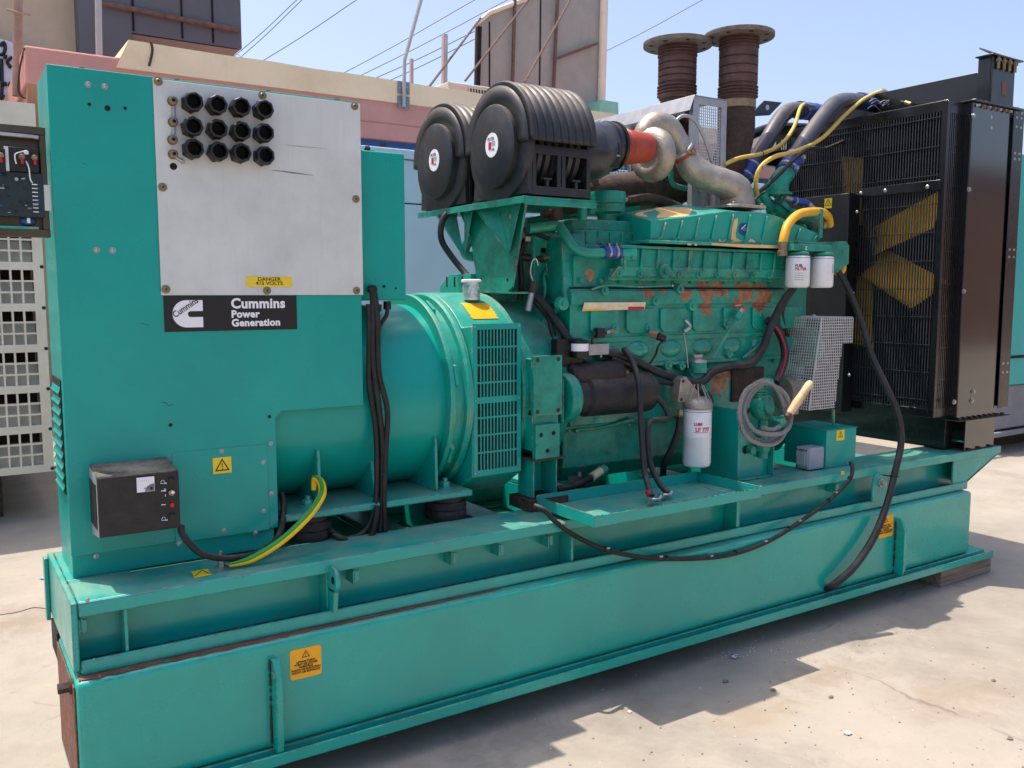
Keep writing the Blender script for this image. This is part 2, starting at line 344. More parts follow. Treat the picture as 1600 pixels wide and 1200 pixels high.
# building with pink band and peach parapet
D = 7.0
def bx(name, mat, lo, hi, parent, bevel=0.): return MB(mat).box(lo, hi).build(name, parent, bevel)
pk0 = at(37, 70, y=D); pkb = at(562, 214, y=D).z; pe0 = at(200, 63, y=D); mid = at(300, 118, y=D).z
B = thing('yard_building', (5, D, 0), 'low building with dusty pink band and peach parapet behind the generator', 'building')
fzb = at(40, 130, y=D).z
m = MB('pink_render'); m.box((pk0.x, D, fzb), (14, D+5, pk0.z)); m.build('fascia', B, .02)
m = MB('soffit_render'); m.prism([(pk0.x+.02, D+.02, fzb-.002), (pk0.x+.02, D+.35, fzb-.25), (pk0.x+.02, D+5, fzb-.25), (pk0.x+.02, D+5, fzb-.002)], (1.9, 0, 0)); m.build('soffit', B)
bx('fascia', 'pink_render', (pk0.x+1.95, D+.004, pkb), (14, D+4.9, fzb-.002), B)
m = MB('peach_render'); zt = pe0.z
pts = [(pe0.x-.12, D-.03, mid-.02), (pe0.x, D-.03, zt)]
for i in range(1, 26):
    x = pe0.x+i*.47; pts.append((x, D-.03, zt-.035*i*.12+random.uniform(-.012, .008)+(-.03 if i == 10 else 0)))
pts += [(14, D-.03, mid-.02)]
m.prism(pts, (0, .3, 0)); m.prism([(pe0.x-.12, D+.27, mid-.02), (pe0.x, D+.27, zt), (pe0.x, D+3.5, zt), (pe0.x-.12, D+3.5, mid-.02)], (.25, 0, 0)); m.build('parapet', B)
bx('wall', 'cream_render', (pk0.x+2.2, D+.9, 0), (13.8, D+4.8, pkb), B)
bx('sign_band', 'signal_blue', (pk0.x+2.3, D+.1, pkb-.32), (12, D+.9, pkb), B)
m = MB('rust_dark'); m.tube([at(236, 66, y=D-.04), at(238, 80, y=D-.04), at(233, 103, y=D-.04)], .012, 6); m.build('cable', B); m = MB('rust_dark'); m.tube([at(38, 75, y=D-.01), at(30, 115, y=D+.3), at(32, 150, y=D+.3), at(70, 155, y=D+.2)], .008, 6); m.build('cable', B)
B2 = thing('rendered_building', (-1, 10.5, 0), 'tall cream rendered building at the upper left, beside the grey panels', 'building')
xr = at(122, 40, y=10.5).x
bx('wall', 'cream_render', (-9, 10.5, 0), (xr, 16, 9), B2)
B3 = thing('clad_building', (3, 10.2, 0), 'overhanging upper storey clad in dark grey panels at the upper left', 'building')
a = at(122, 60, y=10.2); b = at(378, 76, y=10.2); c0 = at(205, 40, y=10.2)
m = MB('cladding'); bot = b.z
m.box((a.x+.01, 10.2, a.z-1.2), (c0.x, 12, 9)); m.box((c0.x+.002, 10.203, bot), (b.x, 12, 9)); m.build('wall', B3)
m = MB('hoarding_back'); m.prism([(c0.x+.01, 10.25, bot-.01), (b.x-.03, 10.25, bot-.01), (b.x-.2, 11.2, bot-.33), (c0.x+.01, 11.2, bot-.33)], (0, .6, 0)); m.build('soffit', B3)
m = MB('rust_bar'); p = at(160, 5, y=10.14); q = at(374, 48, y=10.14); m.tube([p, q], .035, 8, 0); m.build('rail', B3)
m = MB('dark_void')
for u in (208, 284, 332): 
    x = at(u, 30, y=10.2).x; m.box((x-.012, 10.19, bot+.02), (x+.012, 10.215, 9))
m.build('panel_joint', B3)
# white sign with dark script
sg = thing('wall_sign', at(20, 160, y=9.9), 'pale sign board with dark Arabic script at the far left', 'sign')
z0 = at(10, 175, y=9.9).z; z1 = at(0, 27, y=9.9).z; x1 = at(52, 60, y=9.9).x
m = MB('sign_white'); hz = z1-z0
pts = [(-3, 9.9, z0), (x1, 9.9, z0)]+[(x1-.35+.35*math.cos(t), 9.9, z1-.6+.35*math.sin(t)) for t in [i*math.pi/16 for i in range(9)]]+[(-3, 9.9, z1)]
m.prism(pts, (0, .06, 0)); m.build('board', sg)
m = MB('ink_black')
for st in ([(0, 72), (6, 66), (8, 76), (5, 84), (-3, 86)], [(9, 86), (7, 92)], [(19, 89), (11, 97), (16, 103)], [(14, 106), (17, 102)], [(2, 92), (3, 120), (2, 152), (-3, 158)], [(7, 128), (9, 135)], [(17, 129), (15, 133), (19, 134)], [(5, 152), (10, 158)], [(1, 148), (8, 152)], [(-4, 100), (-2, 126)]):
    m.tube([at(u, v, y=9.885) for u, v in st], .02, 6, 3)
m.build('script', sg)
# poles at the left
m = MB('pole_brown'); m.tube([at(26, 150, y=7.6), at(29, -40, y=7.6)], .042, 12, 0); m.tube([at(10, 15, y=7.55), at(48, 24, y=7.55)], .012, 6, 0)
tag(m.build('utility_pole'), 'weathered brown pole standing in front of the pale sign, far left', 'pole')
m = MB('pole_grey'); m.tube([at(155, 92, y=7.2), at(153, -30, y=7.2)], .032, 10, 0); tag(m.build('thin_post'), 'slim white post rising in front of the grey clad wall', 'post')
m = MB('pole_grey'); m.tube([at(694, 155, y=8.6), at(695, 54, y=8.6)], .045, 4, 0); tag(m.build('thin_post'), 'taller pale post on the roof, just left of the air conditioner', 'post', 'pale posts on the roof')
m = MB('pole_grey'); m.tube([at(643, 150, y=9.6), at(643, 92, y=9.6)], .032, 4, 0); tag(m.build('thin_post'), 'short pale post on the roof right behind the bent fence arm', 'post', 'pale posts on the roof')
fa = thing('fence_arm', at(631, 166, y=D-.1), 'bent grey steel arm bolted to the peach parapet', 'fence post')
m = MB('pole_grey'); m.tube([at(631, 167, y=D-.08), at(632, 92, y=D-.08)], .022, 4, 0); m.tube([at(632, 94, y=D-.08), at(660, -8, y=D-.4)], .022, 4, 0); m.build('arm', fa)
for v in (137, 160):
    m = MB('frame_grey'); m.box(at(622, v+8, y=D-.05), at(639, v-8, y=D-.035)); 
    for u in (625, 636):
        m.mat('zinc'); m.dome(at(u, v, y=D-.05), -Y, .012, .01)
    m.build('bracket_plate', fa)
# air conditioner on the roof
ac = thing('air_conditioner', at(730, 170, y=8.3), 'cream outdoor air conditioner unit on the roof beside the hoarding', 'air conditioner')
p = at(701, 164, y=8.3); q = at(800, 126, y=8.3)
m = MB('ac_cream'); m.box((p.x, 8.3, p.z), (q.x+.3, 8.7, at(705, 127, y=8.3).z)); m.build('casing', ac, .02)
m = MB('ac_cream'); yy = 8.296
lx = at(732, 150, y=8.3).x; zz0 = at(740, 161, y=8.3).z; zz1 = at(740, 139, y=8.3).z
m.mat('dark_void').box((lx, 8.29, zz0), (lx+.6, 8.296, zz1)); m.mat('ac_cream')
for i in range(14): m.box((lx+i*.045, 8.275, zz0), (lx+i*.045+.012, 8.289, zz1))
for i in range(4): m.box((lx, 8.265, zz0+i*(zz1-zz0)/3-.006), (lx+.6, 8.274, zz0+i*(zz1-zz0)/3+.006))
m.build('grille', ac)
# hoarding (advertising board seen from behind)
HD = 9.5
hb = thing('hoarding', at(860, 170, y=HD), 'back of a large weathered advertising hoarding on rusty props', 'billboard')
m = MB('hoarding_back'); zb = 3.2
L = at(743, 130, y=HD).x; Rr = at(934, 130, y=HD).x
tp = [at(746, 38, y=HD), at(764, 21, y=HD), at(830, -2, y=HD), at(960, -60, y=HD)]
m.prism([(L, HD, zb), (Rr, HD, zb), (at(945, -60, y=HD).x, HD, tp[3].z)]+[tuple(p) for p in (tp[2], tp[1], tp[0])], (0, .08, 0)); m.build('board', hb)
m = MB('cream_metal'); m.tube([(Rr+.01, HD-.05, zb), at(945, -40, y=HD-.05)], .07, 10, 0); m.tube([at(746, 36, y=HD-.04), at(765, 20, y=HD-.04), at(850, -12, y=HD-.04)], .035, 8, 0); m.build('edge_tube', hb)
m = MB('dark_void')
for u0, u1 in ((765, 765), (845, 843)): m.tube([at(u0, 34 if u0 < 800 else 0, y=HD-.01), at(u1, 150, y=HD-.01)], .012, 5, 0)
m.tube([at(748, 42, y=HD-.03), at(745, 150, y=HD-.03)], .05, 4, 0); m.build('seam', hb)
for u0, u1 in ((805, 800), (872, 864)):
    m = MB('rust_bar'); m.tube([at(u0, -20, y=HD-.06), at(u1, 160, y=HD-.06)], .028, 4, 0); m.build('upright', hb)
for (u0, v0, u1, v1, ya, yb) in ((751, 28, 662, 147, HD-.1, HD-1.6), (830, -6, 727, 126, HD-.1, HD-1.5), (893, -4, 820, 128, HD-.1, HD-1.4)):
    m = MB('rust_bar'); m.tube([at(u0, v0, y=ya), at(u1, v1, y=yb)], .016, 6, 0); m.build('prop', hb)
m = MB('rust_bar'); m.tube([at(865, 93, y=HD-.07), at(933, 68, y=HD-.07)], .03, 4, 0); m.build('crossbar', hb)
# pale green box roof to the right of the hoarding
m = MB('pale_teal'); m.prism([at(930, 200, y=9), at(967, 196, y=9), at(966, 160, y=9), at(940, 156, y=9)], (0, .6, 0)); tag(m.build('roof_hatch'), 'small pale green box on the roof right of the hoarding', 'roof box')
# power lines
for i, (u0, v0, u1, v1, dd, lb) in enumerate(((372, 82, 470, -6, 26, 'twin wires left of the open sky, upper one'), (372, 92, 478, -6, 26, 'twin wires left of the open sky, lower one'), (404, 98, 566, -6, 24, 'lone wire crossing the sky above the gland plate'),
        (520, 122, 752, -6, 22, 'highest of the four wires above the peach parapet'), (545, 126, 800, -4, 22, 'second highest of the four wires above the peach parapet'), (566, 130, 760, 40, 22, 'third of the four wires above the peach parapet'), (588, 134, 760, 52, 22, 'lowest of the four wires above the peach parapet'),
        (941, 82, 1105, -4, 24, 'single wire between the hoarding and the exhaust stacks'), (372, 84, 412, 102, 20, 'short slack wire below the grey clad overhang'))):
    a = at(u0, v0, y=dd); b = at(u1, v1, y=dd-3); a = a+(a-b)*.15; md = (a+b)/2-V(0, 0, .05)
    m = MB('wire_grey'); m.tube([a, md, b, b+(b-a)*.6], .012, 5, 4); tag(m.build('power_line'), lb, 'power line', 'overhead wires')
OB = thing('reflected_building', (20, -11, 0), 'unseen reddish brown building added behind the viewer for the radiator panel to reflect', 'building')  # out of view, added so the radiator panel has a reddish wall to reflect
bx('wall', 'reflected_brown', (7, -16, 0), (60, -11, 4.6), OB)
bx('parapet', 'rust_bar', (6.9, -16.1, 4.6), (60.1, -10.9, 4.9), OB)
# cream louvred generator enclosure, left background
CY = 4.1
cc = thing('louvred_enclosure', (-1.2, CY, 0), 'cream generator enclosure with square grille panels at the left edge', 'container')
cz0 = at(85, 736, y=CY).z; cx1 = at(85, 736, y=CY).x
bx('skid', 'rust_dark', (-5, CY+.3, 0), (cx1-.3, CY+2, cz0), cc)
ztop = 2.75
m = MB('cream_metal')
# solid frame built round the openings: right margin, then bands
hx1 = at(64, 640, y=CY).x; cw = (at(36, 640, y=CY).x-at(18, 640, y=CY).x); ncol = 26; hx0 = hx1-ncol*cw
ph = (at(60, 603, y=CY).z-at(60, 666, y=CY).z); rowh = ph*.27
zc = at(60, 727, y=CY).z
m.box((hx1, CY, cz0), (cx1, CY+.05, ztop)); m.box((-5, CY, cz0), (hx0, CY+.05, ztop))
npan = int((ztop-zc)/ph)
m.box((hx0, CY+.001, cz0), (hx1, CY+.05, zc))
for k in range(npan):
    z = zc+k*ph+rowh*3+.0
    m.box((hx0, CY+.001, z), (hx1, CY+.05, (zc+(k+1)*ph) if k < npan-1 else ztop))
    for j in (1, 2): m.box((hx0, CY+.004, zc+k*ph+j*rowh-.006), (hx1, CY+.045, zc+k*ph+j*rowh+.006))
for i in range(1, ncol): m.box((hx0+i*cw-.006, CY+.003, zc), (hx0+i*cw+.006, CY+.046, ztop-.1))
m.build('grille_panel', cc)
m = MB('cream_metal'); m.box((cx1-.03, CY+.052, cz0), (cx1, CY+2.4, ztop)); m.box((-5, CY+2.4, cz0), (cx1, CY+2.43, ztop)); m.box((-5, CY+.0, ztop), (cx1, CY+2.43, ztop+.03)); m.build('casing', cc)
m = MB('inner_cream')
for k in range(npan):
    z = zc+k*ph; m.prism([(hx0, CY+.056, z-.01), (hx0, CY+.115, z+rowh*1.9), (hx0, CY+.125, z+rowh*1.9), (hx0, CY+.066, z-.02)], (hx1-hx0, 0, 0))
m.build('louvre', cc)
m = MB('rust_dark'); m.box((-5, CY+.45, cz0+.02), (cx1-.04, CY+.5, ztop-.02)); m.build('inner_panel', cc)
for k in range(npan):
    m = MB('ink_black'); m.dome((hx1+.05+.0, CY, zc+k*ph-.03), -Y, .012, .006); m.build('bolt', cc)
# light blue container behind
BY = 3.3
bc = thing('pale_blue_container', (4, BY, 0), 'light blue sheet metal container directly behind the engine', 'container')
bt = at(640, 235, y=BY).z; bsm = at(640, 318, y=BY).z
m = MB('pale_blue'); m.box((1.3, BY, .35), (7.2, BY+2.2, bsm-.006)); m.box((1.3, BY, bsm+.004), (7.2, BY+2.2, bt-.07)); m.box((1.27, BY-.03, bt-.065), (7.23, BY+2.23, bt)); m.build('casing', bc, .006)
m = MB('dark_void'); m.box((1.32, BY+.01, .36), (7.18, BY+2.1, bt-.1)); m.build('inner_shell', bc)
m = MB('frame_grey'); m.box((1.4, BY+.1, 0), (7.1, BY+2, .345)); m.build('skid', bc)
m = MB('black_plastic'); m.box(at(594, 232, y=BY), at(604, 224, y=BY)); m.build('latch', bc)
# turquoise canopy at the right edge
tc = thing('turquoise_canopy', (10.5, 2.2, 0), 'turquoise generator canopy on a grey base at the right edge', 'container')
tx = 8.9; ty = 1.9
def atx(u, v): return at(u, v, y=ty)
p = atx(1571, 603); q = atx(1583, 238)
m = MB('turquoise'); m.box((p.x, ty, p.z), (p.x+5, ty+2, q.z)); m.build('casing', tc, .01)
m = MB('frame_grey'); m.box((p.x-.1, ty+.03, atx(1566, 672).z+.0), (p.x+5, ty+2, p.z-.005)); m.box((p.x-.6, ty-.02, atx(1566, 674).z-.05), (p.x+5, ty+.02, atx(1566, 674).z)); m.build('base_frame', tc, .01)
m = MB('rust_dark'); m.box((p.x+.2, ty+.3, 0), (p.x+4.6, ty+1.8, atx(1566, 672).z-.051)); m.build('skid', tc)
m = MB('frame_grey'); m.mat('dark_void'); m.box((p.x+.05, ty-.012, atx(1580, 560).z), (p.x+1.2, ty-.002, atx(1580, 556).z)); m.build('seam', tc)

# ================================================================== the generator set
G = thing('diesel_generator', (2.3, .66, 0), 'large open teal diesel generator set with black radiator, standing on its tank base', 'generator')
YC = .66
# ---- fuel tank base
m = MB('teal_tank')
m.box((0, 0, .135), (4.41, .42, .478)); m.box((.14, .4205, .135), (4.41, 1.3, .478)); tank = m.build('fuel_tank', G, .018, 3)
m = MB('teal_tank'); m.box((0.002, -.045, .105), (4.56, -.001, .112)); m.box((0.003, -.052, .100), (4.559, -.044, .138)); m.box((0.0, -.001, .104), (4.558, .43, .134)); m.box((.13, .4305, .104), (4.558, 1.32, .134)); m.build('tank_rail', G, .003)
m = MB('rust_edge'); m.box((-.004, .015, .14), (-.001, .41, .462))
xs = 0.0
pts = []; pb = []
for i in range(60):
    x = .01+i*.0235; pts.append((x, .0305-.030*max(0, 1-(i/62))*random.uniform(.55, 1.0), .4795))
m.prism(pts+[(1.42, .05, .4795), (.01, .05, .4795)], (0, 0, .0012))
m.build('rust_patch', tank)
m = MB('rust_dark')   # rust creeping along the lower rail at the right end
for i in range(90):
    x = random.uniform(3.0, 4.38); m.sphere((x, -.012+random.uniform(-.02, .01), .112), random.uniform(.004, .011), 6, (2.2, 1, .5))
for i in range(70):
    x = random.uniform(.02, 3.0); m.sphere((x, random.uniform(-.03, -.003), .112), random.uniform(.002, .004), 6, (3, 1, .5))
m.build('rust_grit', tank)
m = MB('rust_dark'); m.bolt((0, .06, .45), -X, .016, .03); m.build('bolt', tank)
def tank_lug(x):
    m = MB('teal_tank'); m.prism([(x, 0, .14), (x, -.045, .14), (x, -.055, .17), (x, -.055, .37), (x, -.03, .425), (x, 0, .425)], (.02, 0, 0))
    m.mat('teal_bright'); m.lathe((x-.002, -.028, .38), X, [(.014, 0), (.014, .024)], 14)
    m.mat('rust_dark'); 
    for i in range(26): m.sphere((x-.003, -.004, random.uniform(.15, .42)), random.uniform(.004, .008), 6, (.6, 1, 1.6))
    return m.build('lifting_lug', tank, .003)
tank_lug(at(430, 1090, y=-.04).x); tank_lug(at(1409, 840, y=-.04).x)
TXT = 'LIFTING POINT\nPOINT DE LEVAGE\nHUBSTELLE\nPUNTO DE ELEVACION\nPONTO DE ELEVACAO'
def tri(m, c, s, rt, up, n, mark=True, bolt_=False):
    c = Vector(c); rt = Vector(rt); up = Vector(up); n = Vector(n)
    P3 = [c+rt*math.cos(a)*s+up*math.sin(a)*s for a in (R(90), R(210), R(330))]; Q3 = [c+(p-c)*.74 for p in P3]
    for i in range(3):
        j = (i+1) % 3; m.prism([P3[i], P3[j], Q3[j], Q3[i]], n*.0006)
    if bolt_: m.prism([c+up*s*.42, c+rt*s*.16+up*.0, c+rt*.02*s+up*.0, c-up*s*.36, c-rt*s*.16+up*s*.04, c-rt*.02*s+up*s*.04], n*.0006)
    elif mark: m.prism([c-rt*s*.06+up*s*.4, c+rt*s*.06+up*s*.4, c+rt*s*.03-up*s*.14, c-rt*s*.03-up*s*.14], n*.0006); m.prism([c-rt*s*.06-up*s*.22, c+rt*s*.06-up*s*.22, c+rt*s*.06-up*s*.34, c-rt*s*.06-up*s*.34], n*.0006)
def lift_sticker(u0, v0, u1, v1):
    a = at(u0, v0, y=0); b = at(u1, v1, y=0); wd = b.x-a.x; h = wd*.95; zc = (a.z+b.z)/2
    m = MB('sticker_orange'); r = .008; pts = []
    for cx, cz, s0 in ((b.x-r, zc+h/2-r, 0), (a.x+r, zc+h/2-r, 90), (a.x+r, zc-h/2+r, 180), (b.x-r, zc-h/2+r, 270)):
        for k in range(4): t = R(s0+k*30); pts.append((cx+r*math.cos(t), -.0006, cz+r*math.sin(t)))
    m.prism(pts, (0, -.001, 0)); m.mat('ink_black'); cx = (a.x+b.x)/2
    tri(m, (cx, -.0017, zc+h*.27), wd*.15, X, Z, -Y)
    m.text(TXT, wd*.088, (cx, -.0017, zc+h*.03), X, Z, .0004, align='CENTER', spacing=.93)
    return m.build('warning_sticker', tank)
lift_sticker(453, 1038, 502, 1032); lift_sticker(1373, 825, 1395, 820)

# ---- skid frame
zt, zb = .69, .48
m = MB('teal_skid')
def channel(m, y0, s, x0, x1, xt):   # outer lip at y0, s = +1 towards the middle
    m.box((x0, min(y0+s*.0125, y0+s*.235), zt-.012), (xt, max(y0+s*.0125, y0+s*.235), zt-.0004)); m.box((x0, min(y0, y0+s*.012), zt-.042), (xt, max(y0, y0+s*.012), zt))
    m.box((x0, min(y0+s*.09, y0+s*.10), zb+.012), (x1, max(y0+s*.09, y0+s*.10), zt-.012))
    m.box((x0, min(y0+s*.0125, y0+s*.2), zb+.0004), (x1, max(y0+s*.0125, y0+s*.2), zb+.012)); m.box((x0, min(y0, y0+s*.012), zb), (x1, max(y0, y0+s*.012), zb+.042))
channel(m, .04, 1, .022, 4.43, 4.75); channel(m, 1.28, -1, .16, 4.43, 4.75)
m.box((.002, .045, zb+.01), (.02, .636, zt)); m.box((.14, .64, zb+.01), (.158, 1.275, zt)); m.box((.0201, .276, zt-.012), (.2, .636, zt-.0005))
skid = m.build('skid_frame', G, .006, 3)
m = MB('teal_skid'); m.box((-.012, .60, zt-.22), (.001, .64, zt-.01)); m.mat('dark_void').box((.0, .44, .38), (.1, .6, .478)); m.build('end_plate', skid, .003)
for x in (.62, 1.08, 1.5, 2.05, 2.7, 3.3, 3.9):
    m = MB('teal_skid'); m.box((x, .28, zt-.06), (x+.12, 1.04, zt-.035)); m.box((x, .28, zb+.0125), (x+.012, 1.04, zt-.0605)); m.build('cross_member', skid, .004)
for u, v, wd in ((195, 985, .01), (517, 930, .012), (893, 860, .012), (1152, 800, .02)):   # stiffeners between the channel flanges
    x = at(u, v, y=.05).x
    m = MB('teal_skid'); m.box((x, .053, zb+.013), (x+wd, .1295, zt-.0125)); m.build('stiffener', skid, .002)
for u, v in ((553, 888), (706, 862), (780, 850), (857, 836), (1305, 745), (127, 985)):
    p = at(u, v, y=.085); m = MB('teal_skid'); m.box((p.x-.008, .075, zt-.105), (p.x-.002, .129, zt-.06)); m.box((p.x-.0015, .075, zt-.1), (p.x+.014, .081, zt-.06)); m.build('cable_tab', skid, .001)
def eye(u, x=None):
    x = at(u, 920, y=.02).x if x is None else x
    m = MB('teal_skid'); pts = [(x, .0, .565)]
    for k in range(9): t = R(-90+k*22.5); pts.append((x, .02-.034*math.cos(t), .63+.04*math.sin(t)))
    m.prism([(x, .06, .59)]+pts[1:]+[(x, .06, .67)], (.016, 0, 0)); m.prism([(x, .045, .52), (x, .06, .60), (x, .005, .60), (x, .02, .52)], (.018, 0, 0)); m.box((x-.003, .06, .495), (x+.022, .129, .655))
    m.mat('dark_void'); m.cyl((x-.002, .012, .632), (x+.019, .012, .632), .013, seg=14); return m.build('lifting_eye', skid, .002)
eye(519); x = at(1365, 740, y=.03).x
m = MB('teal_skid'); m.prism([(x, .03, .52), (x+.12, .03, .52)]+[(x+.06+.06*math.cos(R(k*20)), .03, .60+.06*math.sin(R(k*20))) for k in range(10)], (0, .012, 0)); m.mat('zinc'); m.bolt((x+.06, .03, .61), -Y, .016, .02); m.build('lifting_eye', skid, .002)
m = MB('teal_skid')   # slanted bracket under the radiator overhang
m.prism([(4.30, .05, zb+.04), (4.43, .05, zb+.03), (4.73, .05, zt-.05), (4.73, .05, zt-.03), (4.30, .05, zt-.03)], (0, .012, 0)); m.prism([(4.43, .05, zb+.03), (4.745, .05, zt-.05), (4.745, .05, zt-.034), (4.44, .05, zb+.05)], (0, .2, 0))
m.build('radiator_bracket', skid, .003); m = MB('teal_skid'); m.prism([(4.30, 1.26, zb+.04), (4.43, 1.26, zb+.03), (4.73, 1.26, zt-.05), (4.73, 1.26, zt-.03), (4.30, 1.26, zt-.03)], (0, .012, 0)); m.build('radiator_bracket', skid, .003)
m = MB('sticker_yellow'); p = at(300, 893, z=zt+.0006); q = at(330, 898, z=zt+.0006); m.prism([at(299, 893, z=zt+.0006), at(325, 889, z=zt+.0006), at(331, 898, z=zt+.0006), at(304, 903, z=zt+.0006)], (0, 0, .0008))
m.mat('ink_black'); m.tube([at(305, 900, z=zt+.002), at(315, 891, z=zt+.002), at(328, 896, z=zt+.002)], .0012, 4, 0); m.build('earth_sticker', skid)
for u, v, yy in ((137, 938, .037), (1188, 762, .037), (1317, 739, .037)):
    m = MB('sticker_yellow' if u > 500 else 'zinc'); p = at(u, v, y=yy)
    if u > 500: m.box((p.x-.01, .0375, p.z-.009), (p.x+.01, .0395, p.z+.009)); m.build('marker_tag', skid)
    else: m.dome((p.x, .04, p.z), -Y, .006, .004); m.build('rivet', skid)
# ---- control cabinet
CF = .27; xr = .983
cab = MB('teal_sheet'); xs = at(432, 700, y=CF).x; zs = 1.155; z0 = .762; z1 = 2.195; xl = .035
cab.prism([(xl, CF, z0), (xs, CF, z0), (xs, CF, zs-.02), (xs+.02, CF, zs), (xr, CF, zs), (xr, CF, z1), (xl, CF, z1)], (0, .004, 0))
cab.box((xl+.002, CF+.0045, z0+.002), (xs-.03, .56, z1-.002)); cab.box((.16, .5605, z0+.002), (xs-.031, 1.05, z1-.004)); cab.box((xs-.029, CF+.0046, zs+.002), (xr-.0015, 1.05, z1-.002))
cab.box((xl+.004, CF+.02, zt), (xs-.01, .555, z0-.001)); cab.box((.165, .556, zt), (xs-.012, 1.04, z0-.0015))
cab = cab.build('control_cabinet', G, .0025)
m = MB('teal_sheet'); zz = .96
while zz < 1.26:
    m.prism([(xl, .33, zz), (xl-.007, .33, zz-.006), (xl-.007, .33, zz-.012), (xl+.001, .33, zz+.018)], (0, .2, 0)); zz += .033
m.mat('dark_void').box((xl-.001, .325, .94), (xl+.001, .535, 1.29)); m.build('louvre', cab, .001)
m = MB('aluminium_sheet'); ga = at(238, 120, y=CF); gb = at(566, 461, y=CF-.005)
gx0 = at(238, 121, y=CF).x; gx1 = xr+.004; gz0 = at(410, 461, y=CF).z; gz1 = z1-.006
m.box((gx0, CF-.006, gz0), (gx1, CF-.0015, gz1)); plate = m.build('gland_plate', cab, .001)
bolt0 = None
for (u, v) in ((247, 127), (410, 149), (554, 166), (254, 292.5), (556, 311), (259, 452), (417, 454), (557, 454)):
    p = at(u, v, y=CF-.006); p.y = CF-.006
    if bolt0 is None:
        m = MB('brass'); m.lathe(p, -Y, [(.0135, 0), (.0135, .0015), (.011, .0022)], 18); m.dome(p-Y*.002, -Y, .0085, .004); m.mat('dark_void').cyl(p-Y*.0055, p-Y*.0062, .003, seg=8); bolt0 = m.build('bolt', plate, loc=p)
    else: clone(bolt0, p, plate)
g0 = None
for (u, v) in ((302.9, 158.2), (340.9, 162.8), (377.7, 166.3), (414.2, 170), (302.6, 197), (341.5, 200.8), (378.3, 204.2), (414.8, 207), (304, 231.8), (342.9, 236.1), (378.8, 238.4), (415.6, 242.7)):
    p = at(u, v, y=CF-.055); p.y = CF-.006
    if g0 is None:
        m = MB('black_nylon'); k = len(m.f)
        m.lathe(p, -Y, [(.0305, 0), (.0305, .012)], 6); 
        m.lathe(p, -Y, [(.0265, .012), (.0265, .03)], 24, False); m.lathe(p, -Y, [(.031, .024), (.031, .044), (.029, .050), (.0225, .053), (.0215, .051), (.0205, .02), (.0001, .02)], 8, False)
        m.mat('dark_void').lathe(p, -Y, [(.0203, .0215), (.0001, .0215)], 18, False)
        for i in range(len(m.f)):
            if i < 7: m.sm[i] = False
        g0 = m.build('cable_gland', cab, .0012, 2, loc=p); g0.rotation_euler = (0, random.uniform(0, 1), 0)
    else: c = clone(g0, p, cab); c.rotation_euler = (0, random.uniform(0, 1), 0)
b0 = None
for i, (u, v) in enumerate(((270.5, 157), (271.5, 190), (270.5, 218), (271.5, 240.5))):
    p = at(u, v, y=CF-.02); p.y = CF-.006
    if b0 is None:
        m = MB('brass'); m.lathe(p, -Y, [(.015, 0), (.015, .003), (.011, .003), (.011, .012), (.0125, .012), (.0125, .02), (.009, .022), (.0055, .022), (.005, .005), (.0001, .005)], 16); m.mat('dark_void').lathe(p, -Y, [(.0052, .0215), (.0001, .0215)], 12, False)
        b0 = m.build('brass_gland', cab, loc=p)
    else: clone(b0, p, cab)
m = MB('galvanised')
for (u, v, u2, v2) in ((271, 166, 271.5, 182), (271.5, 199, 271, 210), (275, 246, 285, 252)): 
    a = at(u, v, y=CF-.009); b = at(u2, v2, y=CF-.009); m.tube([a, b], .0055, 6, 0); m.lathe(b, -Y, [(.0085, -.001), (.0085, .002)], 14)
m.build('earth_tag', plate)
def hole(name, u, v, r, y, par, mat='dark_void'):
    p = at(u, v, y=y); m = MB(mat); m.lathe(p, -Y, [(r, -.001), (r, .0006)], 16); return m.build(name, par)
hole('knockout', 271, 260, .011, CF-.006, plate)
for (u, v, r) in ((139.5, 163, .005), (168, 169, .0085), (195.5, 169, .005), (266.5, 664, .006), (421, 651, .006)): hole('screw_hole', u, v, r, CF, cab)
for (u, v) in ((137.5, 132), (163.5, 135), (151, 390.5), (176, 391)):
    p = at(u, v, y=CF); m = MB('zinc'); m.lathe(p, -Y, [(.0095, 0), (.0095, .001)], 14); m.dome(p-Y*.001, -Y, .0075, .006); m.build('rivet', cab)
m = MB('ink_grey')
for L_, wd_ in (([(444, 226), (470, 229), (510, 232)], .0012), ([(424, 266), (445, 268), (466, 271), (489, 274)], .0022), ([(446, 270), (480, 273)], .0018), ([(500, 276), (533, 279)], .0008), ([(372, 333), (373, 334)], .0015), ([(418, 340), (422, 352)], .0008), ([(312, 336), (322, 352)], .0006), ([(430, 210), (470, 213)], .0006)):
    m.tube([at(u, v, y=CF-.0058) for u, v in L_], [wd_*.3]+[wd_]*(len(L_)-2)+[wd_*.3], 6, 4)
m.build('scuff', plate)
m = MB('ink_black')
for L_, wd_ in (([(253, 629), (259, 629.5), (264, 634), (270, 631)], .0009), ([(129, 255), (135, 257)], .0006), ([(220, 505), (232, 508)], .0005)):
    m.tube([at(u, v, y=CF-.0004) for u, v in L_], [wd_]*len(L_), 6, 4)
m.build('scuff', cab)
